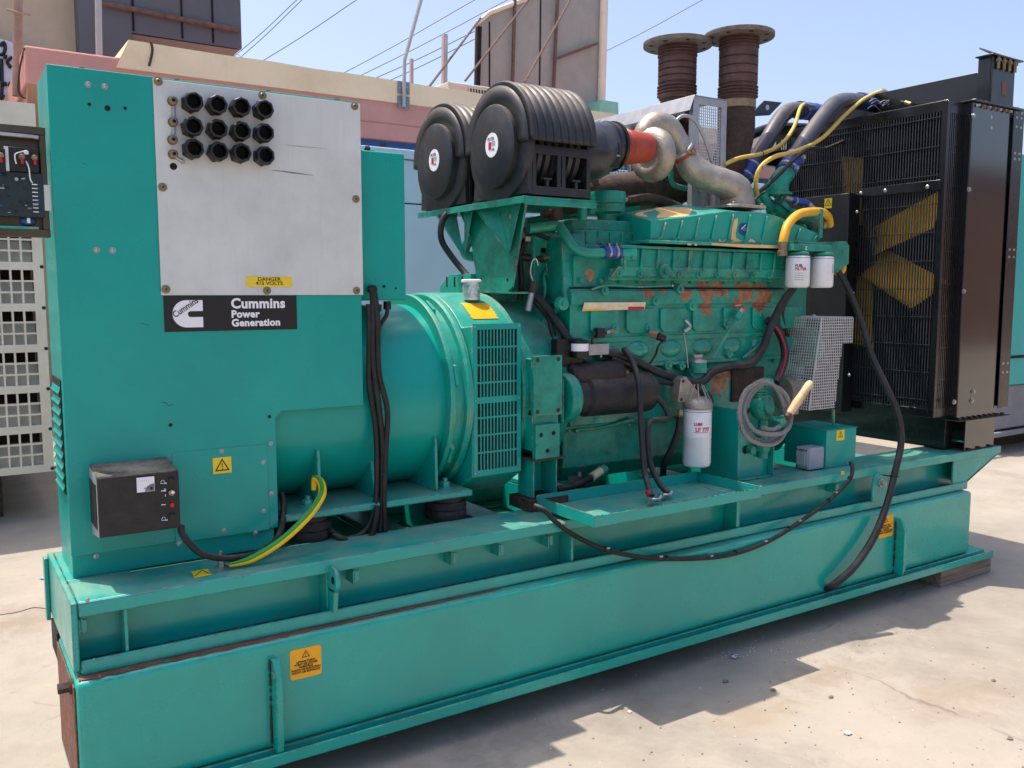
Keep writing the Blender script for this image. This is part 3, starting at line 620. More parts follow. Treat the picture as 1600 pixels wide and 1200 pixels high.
# lower access cover with its screws
cx0 = at(272, 800, y=CF).x; cx1 = at(419, 760, y=CF).x; cz1 = at(345, 700, y=CF).z; cz0 = at(345, 838, y=CF).z
m = MB('teal_sheet'); m.box((cx0, CF-.0028, cz0), (cx1, CF-.0008, cz1)); cover = m.build('access_cover', cab, .001)
for (u, v) in ((346, 705), (423, 693), (411, 722), (424, 770.5), (412, 798), (350, 828.5), (399, 832), (280, 849), (150, 869)):
    p = at(u, v, y=CF-.003); m = MB('zinc'); m.lathe(p, -Y, [(.0075, 0), (.0075, .0012)], 14); m.dome(p-Y*.001, -Y, .0055, .0045); m.build('bolt', cab)
a = at(333, 741, y=CF-.003); b = at(361, 713, y=CF-.003)
m = MB('sticker_yellow'); m.box((a.x, CF-.0045, a.z), (b.x, CF-.0035, b.z)); m.mat('ink_black'); tri(m, ((a.x+b.x)/2, CF-.0046, a.z+(b.z-a.z)*.42), (b.x-a.x)*.46, X, Z, -Y); m.build('warning_sticker', cab)
a = at(384.5, 448.5, y=CF-.006); b = at(456, 434, y=CF-.006)
m = MB('sticker_yellow'); m.box((a.x, CF-.0072, a.z+.001), (b.x, CF-.0065, a.z+.034)); m.mat('ink_black')
m.text('DANGER\n415 VOLTS', .0165, ((a.x+b.x)/2, CF-.0073, a.z+.0205), X, Z, .0002, align='CENTER', sx=1.15, spacing=.82); tag(m.build('danger_sticker', cab), 'yellow DANGER 415 VOLTS sticker')
# name plate
nx0 = at(256, 490, y=CF).x; nx1 = at(463.5, 490, y=CF).x; nz0 = at(360, 516.5, y=CF).z; nz1 = gz0-.002
m = MB('ink_black'); m.box((nx0, CF-.0022, nz0), (nx1, CF-.001, nz1))
yl = CF-.0023; m.mat('ink_white'); hN = nz1-nz0
def LP(u, v): return at(u, v, y=yl)
zc_ = (LP(300, 469).z+LP(300, 511.5).z)/2; ro = (LP(300, 469).z-LP(300, 511.5).z)/2; ri = ro*.22; cxx = LP(269.5, 490).x+ro; xe = LP(317, 490).x
out_ = [(cxx+ro*math.cos(R(90+k*7.5)), yl, zc_+ro*math.sin(R(90+k*7.5))) for k in range(25)]
inn_ = [(cxx+ro*.3+ri*math.cos(R(90+k*7.5)), yl, zc_-.001+ri*math.sin(R(90+k*7.5))) for k in range(25)]
fsC = []; vs = out_+inn_+[(xe, yl, zc_+ro), (xe, yl, zc_+ri-.001), (xe, yl, zc_-ri-.001), (xe, yl, zc_-ro)]
for k in range(24): m.prism([out_[k], out_[k+1], inn_[k+1], inn_[k]], (0, -.0006, 0))
m.prism([out_[0], inn_[0], vs[51], vs[50]], (0, -.0006, 0)); m.prism([out_[24], inn_[24], vs[52], vs[53]], (0, -.0006, 0))
m.mat('ink_black'); a = LP(273.5, 497); b = LP(313, 470); d = (b-a)
m.text('Cummins', .0285, a-V(0, .0008, 0), d, V(-d.z, 0, d.x), .0004, sx=d.length/.1165)
m.mat('ink_white'); yl -= .0002
for t, u, v, sz, bo in (('Cummins', 361, 480.8, .044, .0016), ('Power', 361.5, 495.5, .032, .0013), ('Generation', 362, 509.2, .032, .0013)):
    m.text(t, sz, LP(u, v+.5), X, Z, bo, sx={'Cummins': 1.0, 'Power': 1.02, 'Generation': 1.02}[t])
tag(m.build('name_plate', cab), 'black name sticker with white C logo and lettering')
# roof screws
for u, v in ((128, 99), (276, 118), (419, 137), (526, 151)):
    p = at(u, v, y=CF+.03); m = MB('charger_black'); m.cyl((p.x, CF+.03, z1-.001), (p.x, CF+.03, z1+.007), .009, seg=10); m.build('roof_screw', cab)
# ---- second enclosure behind the cabinet
m = MB('teal_sheet'); e1 = 1.177; m.box((xr+.003, .314, 1.522), (e1, .9, 2.045)); jb = m.build('breaker_enclosure', G, .006)
m = MB('charger_black'); p = at(594, 231, y=.5); m.box((1.06, .40, 2.045), (1.10, .44, 2.06)); m.sphere((1.08, .42, 2.068), .012, 8); m.build('roof_latch', jb)
hole('screw_hole', 600, 447.5, .006, .314, jb); hole('screw_hole', 618.5, 450.5, .004, .314, jb)
# ---- hinged door seen from its wired inner side
dy = .285
def dp(u, v, y=dy): return at(u, v, y=y)
dx0 = -.62; dx1 = dp(76, 300).x; dz1 = dp(70, 199).z; dz0 = dp(76, 371).z; lip = .022
m = MB('door_inner'); m.box((dx0, dy+.03, dz0), (dx1, dy+.034, dz1)); m.box((dx0, dy, dz1-lip), (dx1, dy+.0295, dz1)); m.box((dx0, dy, dz0), (dx1, dy+.0295, dz0+lip)); m.box((dx1-lip*.8, dy+.001, dz0+lip), (dx1-.001, dy+.0295, dz1-lip)); m.box((dx0, dy+.001, dz0+lip), (dx0+lip, dy+.0295, dz1-lip)); door = m.build('control_door', G, .003)
m = MB('galvanised'); m.tube([dp(-40, 205), dp(50, 213.5), dp(60, 215)], .006, 8, 0); m.build('stay_rod', door)
m = MB('teal_bright'); m.box((dx0+.03, dy+.001, dz0+.022), (dx1-.03, dy+.01, dz0+.029)); m.build('seal', door)
for (u0, u1) in ((15, 58), (-44, 7), (-100, -52)):
    a = dp(u0, 268); b = dp(u1, 234)
    m = MB('black_nylon'); m.box((a.x, dy-.02, a.z), (b.x, dy+.0295, b.z)); m.mat('aluminium_sheet').box((a.x-.012, dy-.018, a.z), (a.x-.001, dy+.0294, b.z))
    for uu in (.42, .86):
        p = a+(b-a)*uu; p.z = dp(30, 247).z; p.y = dy-.02
        m.mat('brass').cyl(p, p-Y*.012, .008, seg=12).hexn(p-Y*.012, p-Y*.02, .006); m.mat('ink_red').tube([p-Y*.01, p-Y*.012-Z*.02], .004, 6, 0)
    m.mat('ink_white'); m.tube([(a.x+.016, dy-.021, a.z+.02), (a.x+.014, dy-.021, a.z+.045), (a.x+.03, dy-.021, b.z-.012), (a.x+.045, dy-.021, b.z-.008)], .0022, 6)
    m.box(((a.x+b.x)/2, dy-.0215, b.z-.018), ((a.x+b.x)/2+.012, dy-.0201, b.z-.008))
    m.tube([(a.x+.04, dy-.02, a.z+.03), ((a.x+b.x)/2+.01, dy-.03, a.z+.01), ((a.x+b.x)/2+.012, dy-.03, a.z-.02), ((a.x+b.x)/2+.018, dy-.02, a.z-.03)], .002, 6)
    m.build('gauge', door, .002)
m = MB('pcb'); a = dp(-60, 335); b = dp(67, 272); m.box((a.x, dy-.004, a.z), (b.x, dy+.0295, b.z)); 
for i in range(70):
    q = V(random.uniform(a.x+.01, b.x-.01), dy-.004, random.uniform(a.z+.006, b.z-.006))
    m.mat(random.choice(['ink_black', 'black_nylon', 'ink_black', 'zinc', 'ink_grey', 'signal_blue'])); s_ = random.uniform(.002, .006)
    m.box((q.x, dy-.004-s_, q.z), (q.x+s_*random.uniform(.5, 3), dy-.0041, q.z+s_*random.uniform(.4, 1)))
m.mat('ink_white')
for i in range(8): m.box((b.x-.03, dy-.0055, a.z+.014+i*.011), (b.x-.016, dy-.0042, a.z+.0165+i*.011))
m.mat('zinc').cyl(dp(25, 281)+V(0, -.002, 0), dp(25, 281)+V(0, -.02, 0), .005, seg=10); m.build('circuit_board', door)
m = MB('signal_blue'); p = dp(45, 345); p.y = dy+.03; m.sphere(p-Y*.01, .014, 14, (1.5, .8, 1)); m.mat('ink_white').box((p.x-.004, dy+.004, p.z-.006), (p.x+.004, dy+.008, p.z+.008)); m.build('connector', door)
m = MB('aluminium_sheet'); m.box((dx1-.028, dy-.003, dp(70, 329).z), (dx1+.004, dy-.0008, dp(70, 289).z)); m.box((dx1-.145, dy+.02, dp(5, 227).z), (dx1-.115, dy+.029, dp(5, 210).z)); m.build('hinge_plate', door)
# ---- battery charger box
hx0, hx1, hy0, hz0, hz1 = .095, .319, .12, .846, 1.02
m = MB('charger_black'); m.prism([(hx0, hy0, hz0), (hx0, CF-.001, hz0-.02), (hx0, CF-.001, hz1+.018), (hx0, hy0, hz1)], (hx1-hx0, 0, 0)); chg = m.build('charger_box', G, .003)
m = MB('galvanised'); m.prism([(hx0-.0015, hy0+.004, hz0), (hx0-.0015, CF-.002, hz0-.018), (hx0-.0015, CF-.002, hz1+.016), (hx0-.0015, hy0+.004, hz1)], (.001, 0, 0)); m.mat('charger_black')
for k in range(8): m.box((hx0-.004, hy0+.02+k*.015, hz0+.02), (hx0-.0017, hy0+.028+k*.015, hz1-.02))
m.build('vented_side', chg)
def cp(u, v): return at(u, v, y=hy0-.0015)
a = cp(214, 769.5); b = cp(240.5, 744)
m = MB('ink_white'); m.box((a.x, hy0-.006, a.z), (b.x, hy0-.0005, b.z)); m.mat('ink_grey').prism([(b.x-.02, hy0-.0065, a.z+.001)]+[(b.x-.001-.026*math.cos(R(t)), hy0-.0065, a.z+.001+.022*math.sin(R(t))) for t in range(0, 91, 10)]+[(b.x-.001, hy0-.0065, a.z+.001)], (0, -.0005, 0))
m.mat('ink_black').lathe((b.x-.009, hy0-.0072, a.z+.009), -Y, [(.0045, 0), (.0045, .001)], 14); m.tube([(b.x-.03, hy0-.0068, a.z+.010), (b.x-.01, hy0-.0068, a.z+.014)], .0008, 4, 0)
for k in range(5): m.box((a.x+.008+k*.006, hy0-.0066, b.z-.012), (a.x+.0085+k*.006, hy0-.0061, b.z-.008))
m.build('meter', chg)
m = MB('black_nylon'); 
for u, v in ((268, 750.5), (269.5, 806.5)): m.lathe(cp(u, v)+V(0, .001, 0), -Y, [(.0095, 0), (.0095, .004), (.007, .005)], 16)
m.build('fuse_cap', chg)
m = MB('brass'); p = cp(268, 769.5); m.hexn(p, p-Y*.005, .010); m.mat('ink_white').cyl(p-Y*.005, p-Y*.02+Z*.004, .003, .0045, 10); m.build('toggle_switch', chg)
m = MB('ink_red'); p = cp(269, 789); m.dome(p, -Y, .0075, .007); m.build('pilot_lamp', chg)
m = MB('ink_white')
for (u, v, t, s_) in ((251.5, 771, '~', .026), (252, 792, '~', .022), (256.5, 767, '0', .010), (257, 776, '1', .010)): m.text(t, s_, cp(u, v), X, Z, .0002)
for (u, v) in ((251, 754.5), (252.5, 812)):
    m.tube([cp(u, v), cp(u+2, v-4), cp(u+5, v-4), cp(u+6, v), cp(u+9.5, v)], .0008, 4, 0); m.tube([cp(u-.5, v+1), cp(u+9.5, v+1)], .0008, 4, 0)
m.build('symbol', chg)
# ---- alternator
AZ = 1.145
def ring(name, mat, prof, par, seg=72, bevel=0.):   # profile (radius, x)
    m = MB(mat); m.lathe((0, YC, AZ), X, [(r, x) for r, x in prof], seg); return m.build(name, par, bevel)
alt = ring('alternator', 'teal_sheet', [(.30, .5), (.355, .52), (.357, .9), (.357, 1.335), (.36, 1.336)], G)
ring('end_ring', 'teal_bright', [(.357, 1.33), (.398, 1.332), (.40, 1.336), (.40, 1.350), (.375, 1.352), (.375, 1.40), (.398, 1.402), (.405, 1.41), (.405, 1.425), (.36, 1.43)], alt)
# air outlet adaptor: round top, flat sides
m = MB('teal_bright'); x0, x1 = 1.43, 1.655; Ra = .405; fy = .275
arc = [(x0, YC-Ra*math.cos(R(t)), AZ+Ra*math.sin(R(t))) for t in range(42, 139, 4)]
fyf = YC+(YC-fy)
prof = [(x0, fy, .845), (x0, fy, 1.425)]+[p for p in arc if p[1] > fy+.03 and p[1] < fyf-.03]+[(x0, fyf, 1.425), (x0, fyf, .845), (x0, YC+.25, .76), (x0, YC-.25, .76)]
m.prism(prof, (x1-x0, 0, 0)); adp = m.build('air_outlet', alt, .004)
m = MB('teal_sheet')
pts = [(x0+.001, fy-.022, .835), (x0+.001, fy-.022, 1.437), (x0+.001, fy-.001, 1.437), (x0+.001, fy-.001, .835)]
gx_0, gx_1, gz_0, gz_1 = 1.432, 1.648, .848, 1.432
nc, cwid = 12, None; ix0, ix1 = gx_0+.018, gx_1-.018; cwid = (ix1-ix0)/nc
rows = 8; rz0, rz1 = gz_0+.022, gz_1-.022; rh = (rz1-rz0)/rows
yf0, yf1 = fy-.006, fy-.001
m.box((gx_0, yf0, gz_0), (ix0, yf1, gz_1)); m.box((ix1, yf0, gz_0), (gx_1, yf1, gz_1)); m.box((ix0, yf0, gz_0), (ix1, yf1, rz0)); m.box((ix0, yf0, rz1), (ix1, yf1, gz_1))
for i in range(1, nc): m.box((ix0+i*cwid-.0025, yf0+.0005, rz0), (ix0+i*cwid+.0025, yf1, rz1))
for j in range(1, rows): hgt = .012 if j == 4 else .0035; m.box((ix0, yf0+.0007, rz0+j*rh-hgt), (ix1, yf1-.0002, rz0+j*rh+hgt))
m.mat('zinc')
for q in ((gx_0+.008, gz_0+.01), (gx_1-.008, gz_0+.01), (gx_0+.008, gz_1-.01), (gx_1-.008, gz_1-.01), (gx_0+.008, (gz_0+gz_1)/2), (gx_1-.008, (gz_0+gz_1)/2)): m.dome((q[0], yf0, q[1]), -Y, .004, .003)
m.mat('dark_void').box((ix0-.004, fy-.0012, rz0-.004), (ix1+.004, fy-.0004, rz1+.004)); m.build('vent_grille', alt)
m = MB('sticker_orange')   # caution label lying on the rounded top
for k in range(6):
    t0, t1 = 48+k*2.5, 48+(k+1)*2.5
    if True:
        q = lambda t, x: V(x, YC-(Ra+.0018)*math.cos(R(t)), AZ+(Ra+.0018)*math.sin(R(t)))
        m.prism([q(t0, 1.50), q(t1, 1.495), q(t1, 1.615), q(t0, 1.62)], (0, -.0004, .0006))
m.build('warning_sticker', alt)
m = MB('teal_skid'); m.box((.69, .265, .775), (1.425, 1.055, .80)); m.build('foot_plate', alt, .005)
for x in (.785, .79+.41, 1.335):
    if x > 1.1 and x < 1.3: pass
for u, v, xx in ((497, 720, None), (681, 690, None)):
    x = at(u, v, y=.31).x
    for s in (-1, 1):
        m = MB('teal_skid'); yo = YC-s*.345
        m.prism([(x, yo, .80), (x, yo+s*.005, 1.0), (x, yo+s*.03, 1.02), (x, YC-s*.1, .98), (x, YC-s*.1, .80)], (.012, 0, 0)); m.build('foot_rib', alt, .002)
m = MB('teal_skid'); x = at(590, 720, y=.31).x; m.prism([(x, .34, .80), (x, .38, .95), (x, YC-.1, .9), (x, YC-.1, .8)], (.012, 0, 0)); m.build('foot_rib', alt, .002)
def lift_l(x, a_):  # small slotted lugs round the flange
    p = V(x, YC-.385*math.cos(R(a_)), AZ+.385*math.sin(R(a_))); n = V(0, -math.cos(R(a_)), math.sin(R(a_)))
    t = X.cross(n)
    m = MB('teal_bright'); m.prism([p-t*.045, p-t*.035+n*.02, p+t*.035+n*.02, p+t*.045], (.012, 0, 0)); m.mat('dark_void'); m.prism([p-t*.022+n*.003-X*.001, p-t*.022+n*.013-X*.001, p+t*.022+n*.013-X*.001, p+t*.022+n*.003-X*.001], (.0135, 0, 0)); m.build('flange_lug', alt)
lift_l(1.352, 62); lift_l(1.352, 14); lift_l(1.352, -32)
vm0 = None
for (u, v) in ((483, 838), (697, 800)):
    x = at(u, v, y=.34).x
    for yy in (.345, 2*YC-.345):
        p = V(x, yy, zt)
        if vm0 is None:
            m = MB('mount_rubber'); m.lathe(p, Z, [(.078, 0), (.082, .01), (.081, .028), (.076, .034), (.081, .040), (.080, .064), (.07, .07)], 32); m.mat('rust_dark').lathe(p, Z, [(.072, .07), (.072, .084)], 28); vm0 = m.build('vibration_mount', G, loc=p)
        else: clone(vm0, p, G)
        m = MB('teal_skid'); m.lathe((x, yy, .80), Z, [(.032, 0), (.032, .006), (.022, .006)], 20); m.hexn((x, yy, .806), (x, yy, .826), .020); m.cyl((x, yy, .826), (x, yy, .84), .010, seg=12); m.build('mount_bolt', alt)
# ---- cables from enclosure down to skid
def cable(name, pts, r, mat='rubber', par=G, seg=12, smooth=8, ties=(), label=None):
    m = MB(mat); m.tube(pts, r, seg, smooth)
    o = m.build(name, par); 
    if ties:
        m = MB('black_nylon')
        for t in ties:
            i = int(t*(len(pts)-1)); f = t*(len(pts)-1)-i; i2 = min(i+1, len(pts)-1); p = Vector(pts[i]).lerp(Vector(pts[i2]), f); d = (Vector(pts[i2])-Vector(pts[i])); 
            if d.length < 1e-6: d = Vector(pts[i])-Vector(pts[i-1])
            d.normalize(); m.lathe(p-d*.003, d, [(r+.002, 0), (r+.002, .006)], 12)
        m.build('cable_tie', o)
    return o
def pp(L, y): return [at(u, v, y=(q[0] if q else y)) for (u, v, *q) in L]
cable('alternator_cable', pp([(580, 450), (583, 470), (583, 560), (592, 640), (598, 700), (597, 780), (592, 840)], .27), .0115, ties=(.2, .5, .75))
cable('alternator_cable', pp([(585, 456), (590, 500), (592, 580), (605, 640), (603, 700), (600, 780), (602, 842)], .262), .010)
cable('alternator_cable', pp([(576, 475), (577, 520), (577, 600), (586, 660), (589, 720), (586, 790), (570, 830), (540, 842), (515, 828)], .275), .010)
cable('alternator_cable', pp([(605, 478), (604, 492), (592, 515), (588, 560)], .285), .0075)
cable('alternator_cable', pp([(590, 790), (580, 838), (555, 850), (530, 840), (505, 828, .33)], .25), .011)
m = MB('black_nylon'); p = at(605, 474, y=.33); m.cyl(p+Z*.008, p-Z*.022, .014, seg=10); p = at(580, 452, y=.30); m.lathe(p, -Y, [(.016, 0), (.016, .018), (.010, .02)], 14); p = at(590, 478, y=.33); m.cyl(p+Z*.006, p-Z*.02, .014, seg=10); m.build('cable_gland', jb)
cable('charger_cable', pp([(283, 822, .16), (286, 836, .14), (310, 862, .12), (345, 872, .12), (390, 868, .15), (425, 850, .20), (440, 825, .25), (443, 790, .30), (440, 770, .32)], .2), .0105)
# earth strap, yellow with a green band
sp = [(358, 884, .12), (395, 873, .12), (440, 845, .13), (480, 808, .15), (500, 780, .19), (504, 765, .22), (500, 752, .25), (492, 748, .27), (490, 765, .28)]
pts = [at(u, v, y=y) for u, v, y in sp]
m = MB('strap_yellow'); m.tube(pts, [.004, .0125, .013, .0135, .014, .014, .013, .011, .008], 14, 8); m.mat('strap_green'); m.tube([p+V(-.0035, -.0055, .0075) for p in pts], [.002, .0078, .008, .008, .008, .0075, .007, .005, .003], 10, 8); es = m.build('earth_strap', G)
p = at(346, 887, z=zt); m = MB('zinc'); m.lathe(p, Z, [(.02, 0), (.02, .004), (.015, .004)], 18); m.hexn(p+Z*.004, p+Z*.014, .013); m.hexn(p+Z*.018, p+Z*.027, .011); m.cyl(p, p+Z*.055, .006, seg=10); m.prism([p+V(.0, -.012, .014), p+V(.035, -.008, .014), p+V(.035, .008, .014), p+V(.0, .012, .014)], (0, 0, .004)); m.build('earth_stud', G)
# ================================================================== engine
# flywheel housing
m = MB('teal_cast'); m.lathe((0, YC, AZ), X, [(.30, 1.655), (.40, 1.656), (.405, 1.68), (.385, 1.69), (.375, 1.72), (.37, 1.86), (.385, 1.862), (.385, 1.90), (.30, 1.92)], 64)
for k in range(22):
    t = R(k*360/22); p = V(1.862, YC+.372*math.cos(t), AZ+.372*math.sin(t)); m.hexn(p, p-X*.012, .011)
fh = m.build('flywheel_housing', G, .002)
m = MB('teal_cast'); m.prism([(1.665, .205, 1.07), (1.665, .205, 1.305), (1.80, .205, 1.305), (1.80, .205, 1.07)], (0, .02, 0)); m.box((1.68, .2255, 1.09), (1.79, .42, 1.29))
m.mat('rust_dark')
for q in ((1.683, 1.29), (1.782, 1.29), (1.683, 1.088), (1.782, 1.088)): m.lathe((q[0], .2045, q[1]), -Y, [(.009, 0), (.009, .001)], 14)
m.build('mounting_pad', fh, .006)
m = MB('teal_cast'); m.box((1.675, .23, .93), (1.80, .45, 1.068)); m.box((1.675, .205, .90), (1.79, .229, 1.035)); m.mat('dark_void')
for q in ((1.70, .995), (1.76, .998), (1.73, .93)): m.lathe((q[0], .2045, q[1]), -Y, [(.009, 0), (.009, .001)], 14)
m.build('mounting_pad', fh, .004)
m = MB('teal_skid'); m.box((1.68, .23, .74), (1.688, .33, .895)); m.box((1.79, .23, .74), (1.798, .33, .895)); m.box((1.68, .331, .74), (1.798, .339, .895)); m.mat('rust_dark').box((1.66, .2, .892), (1.82, .36, .8995)); m.box((1.65, .21, zt+.001), (1.84, .36, .738)); m.build('engine_foot', G, .002)
ef = [(1.685, .9), (1.735, .9), (1.77, .9)]
# block
ex0, ex1, ey0, ey1 = 1.93, 3.50, BLKY, 2*YC-BLKY
m = MB('teal_block')
m.box((ex0, ey0, 1.235), (ex1-.25, ey1, 1.565)); m.box((ex0+.02, ey0+.02, .99), (ex1-.1, ey1-.02, 1.2345)); m.box((ex0, ey0-.012, 1.228), (ex1-.12, ey0-.0005, 1.242))
m.box((ex0+.03, ey0+.015, 1.572), (ex1-.25, ey1-.015, 1.70))
m.box((ex0, ey0-.010, 1.50), (ex1-.27, ey0-.0005, 1.558))
xx = ex0+.02
for i in range(7):
    x = ex0+.10+i*.195; m.prism([(x, ey0-.014, 1.395), (x+.02, ey0-.014, 1.375), (x+.13, ey0-.014, 1.375), (x+.15, ey0-.014, 1.395), (x+.15, ey0-.014, 1.48), (x, ey0-.014, 1.48)], (0, .0135, 0))
    m.sphere((x+.075, ey0+.005, 1.30), .066, 20, (1.0, .38, .62))
m.box((ex0, ey0-.006, 1.340), (ex1-.26, ey0-.0005, 1.362))
blk = m.build('cylinder_block', G, .005, 3)
for i, (u, v, r_) in enumerate(((1025, 470, .013), (1082, 478, .014), (961, 514, .013), (1014, 512, .013), (1135, 505, .013), (1140, 552, .012), (880, 475, .016), (1044, 571, .013), (1066, 572, .011), (1190, 490, .012), (945, 454, .012), (1063, 452, .013))):
    p = at(u, v, y=ey0-.016); m = MB('teal_block'); m.lathe(p+Y*.02, -Y, [(r_*1.9, 0), (r_*1.6, .024), (r_*.9, .026)], 18); m.hexn(p-Y*.005, p-Y*.014, r_*.8); m.build('boss', blk)
m = MB('data_plate'); a = at(911, 486, y=ey0-.017); b = at(1009, 472, y=ey0-.017); m.prism([(a.x-.005, a.y, a.z), (b.x-.008, a.y, a.z+.004), (b.x, a.y, b.z), (a.x+.006, a.y, b.z)], (0, -.001, 0)); m.mat('sticker_orange').box((a.x, a.y-.0016, a.z+.001), (a.x+.12, a.y-.0011, a.z+.008)); m.mat('ink_red').box((b.x-.10, a.y-.0016, a.z+.003), (b.x-.010, a.y-.0011, a.z+.016)); m.build('data_plate', blk)
# gasket line, sump and lower crankcase
m = MB('dark_void'); m.box((ex0+.01, ey0+.004, 1.5655), (ex1-.26, ey1-.01, 1.5715)); m.build('gasket', blk)
m = MB('teal_cast'); m.box((1.95, .40, .80), (3.42, .92, .985)); m.prism([(1.97, .47, .73), (1.97, .41, .7995), (3.40, .41, .7995), (3.40, .47, .73)], (0, .0, 0) if False else (0, .4, 0)); m.box((1.93, .36, .975), (3.40, .96, .9895)); m.build('sump', G, .006)
m = MB('rust_dark'); m.box((2.90, ey0+.010, 1.03), (3.12, ey0+.0195, 1.19)); m.box((2.55, .355, .974), (3.2, .3595, .983)); m.build('rusty_cover', blk, .004)
def bolt_line(p0, step, n_, ax, r_, h_, mat, par):
    p0 = V(*p0); m = MB(mat); m.hexn(p0, p0+V(*ax)*h_, r_); m.cyl(p0, p0+V(*ax)*h_*.3, r_*1.4, seg=14); first = m.build('bolt', par, loc=p0)
    for i in range(1, n_): clone(first, p0+V(*step)*i, par)
bolt_line((1.96, .372, .974), (.11, 0, 0), 13, (0, 0, -1), .009, .012, 'teal_block', blk)
bolt_line((1.99, ey0+.019, 1.215), (.15, 0, 0), 9, (0, -1, 0), .009, .012, 'teal_block', blk)
bolt_line((1.99, ey0+.014, 1.60), (.105, 0, 0), 12, (0, -1, 0), .010, .012, 'teal_block', blk)
# cylinder heads and valve covers at the left
m = MB('teal_cast')
def rr_box(m, x0, x1, y0, y1, z0, z1, ch=.03):
    pts = [(x0+ch, y0), (x1-ch, y0), (x1, y0+ch), (x1, y1-ch), (x1-ch, y1), (x0+ch, y1), (x0, y1-ch), (x0, y0+ch)]
    m.prism([(a, b, z0) for a, b in pts], (0, 0, z1-z0))
rr_box(m, 2.02, 2.38, .40, .92, 1.70, 1.815); rr_box(m, 2.0, 2.40, .385, .935, 1.735, 1.75, .03); rr_box(m, 2.03, 2.37, .41, .91, 1.8155, 1.86, .05)
for i in range(5): m.box((2.06+i*.065, .392, 1.755), (2.066+i*.065, .400, 1.81))
for i in range(4):
    p = V(2.04+i*.105, .395, 1.742); m.hexn(p+Z*.01, p+Z*.022, .009)
m.build('valve_cover', G, .006)
for x in (2.46, 2.86, 3.22):
    m = MB('teal_cast'); rr_box(m, x, x+.34, .50, .94, 1.70, 1.83); m.build('valve_cover', G, .008)
# breather drum
c = at(949, 330, y=.52)
m = MB('teal_cast'); m.lathe((c.x, .52, 1.86), Z, [(.045, 0), (.045, .035), (.078, .045), (.08, .075), (.074, .08), (.08, .085), (.083, .12), (.08, .133), (.001, .135)], 32); dr = m.build('breather', G)
m = MB('zinc'); m.cyl((c.x+.083, .5, 1.965), (c.x+.11, .5, 1.965), .008, seg=8); m.mat('rust_dark').tube([(c.x+.1, .5, 1.965), at(1020, 308, y=.5), at(1055, 320, y=.52), at(1075, 330, y=.55)], .016, 10); m.build('breather_hose', dr)
m = MB('teal_cast'); p = at(910, 325, y=.42); m.cyl(p-Z*.05, p, .02); m.cyl(p, p+Z*.018, .012); m.mat('teal_bright').dome(p+Z*.018, Z, .012, .006); m.build('filler_cap', G)
m = MB('teal_cast'); p = at(924, 323, y=.44); m.cyl(p-Z*.03, p+Z*.005, .016); m.build('plug', G)
# intake manifold
def fr(L, y): return [at(u, v, y=y) for u, v in L]
m = MB('teal_cast'); my = .275
mtz = at(1000, 384, y=my).z; mbz = at(1000, 427, y=my).z; mx0 = at(975, 400, y=my).x; mx1 = at(1240, 410, y=my).x
m.box((mx0, my+.012, mbz+.02), (mx1, .46, mtz-.012)); m.box((mx0-.015, my-.006, mtz-.0115), (mx1+.03, .5, mtz))
m.prism([(mx0-.06, my+.03, mbz-.03), (mx0-.04, my+.03, mbz+.0195), (mx1-.02, my+.03, mbz+.0195), (mx1-.06, my+.03, mbz-.03)], (0, .2, 0))
m.prism([(mx0-.055, my+.012, mbz-.012), (mx0-.02, my+.005, mbz+.028), (mx1, my+.005, mbz+.028), (mx1, my+.012, mbz-.012)], (0, .02, 0))
x = mx0
while x < mx1-.03:
    m.prism([(x, my, mbz+.015), (x+.012, my, mbz+.015), (x+.024, my, mtz-.012), (x+.008, my, mtz-.012)], (0, .0118, 0)); x += .092
man = m.build('intake_manifold', G, .003)
for i in range(9):
    m = MB('teal_cast'); p = V(mx0-.02+i*.115, my+.012, mbz-.002); m.lathe(p, -Y, [(.017, 0), (.015, .010), (.009, .011)], 16); m.hexn(p-Y*.008, p-Y*.02, .008); m.build('bolt', man)
m = MB('teal_cast'); p = at(1037, 424, y=my); p.y = my+.012; m.lathe(p, -Y, [(.034, 0), (.031, .022), (.015, .024)], 24); m.hexn(p-Y*.02, p-Y*.034, .013); m.build('plug', man)
# aftercooler housing on top
ay = .285
top = [(1017, 345), (1067, 340), (1100, 335), (1135, 330), (1190, 332), (1212, 337), (1235, 347), (1276, 364)]
bot = [(1280, 374), (1016, 376)]
P0 = fr(top, ay); P1 = fr(bot, ay)
m = MB('teal_bright'); dpt = .27
n = len(P0)
P2 = [at(u, v, y=ay+.175) for u, v in ((1001, 334), (1045, 326), (1087, 322), (1130, 325), (1188, 329), (1206, 336), (1230, 347), (1268, 364))]
m = MB('teal_bright')
for j in range(n-1):
    xa, xb = P0[j].x, P0[j+1].x
    A_ = [P0[j], P0[j+1], V(xb, P2[j+1].y, P2[j+1].z), V(xa, P2[j].y, P2[j].z)]
    m.add([V(xa, ay, P1[1].z), V(xb, ay, P1[1].z)]+A_+[V(xb, ay+dpt, P2[j+1].z-.03), V(xa, ay+dpt, P2[j].z-.03), V(xb, ay+dpt, P1[1].z), V(xa, ay+dpt, P1[1].z)], [(0, 1, 3, 2), (2, 3, 4, 5), (5, 4, 6, 7), (7, 6, 8, 9)]+([(0, 2, 5, 7, 9)] if j == 0 else [])+([(1, 3, 4, 6, 8)] if j == n-2 else []))
aft = m.build('aftercooler', G)
m = MB('teal_bright'); zf = P1[1].z
m.box((P1[1].x-.03, ay-.03, zf-.012), (P1[0].x+.01, ay+dpt+.03, zf+.002)); m.build('flange', aft, .003)
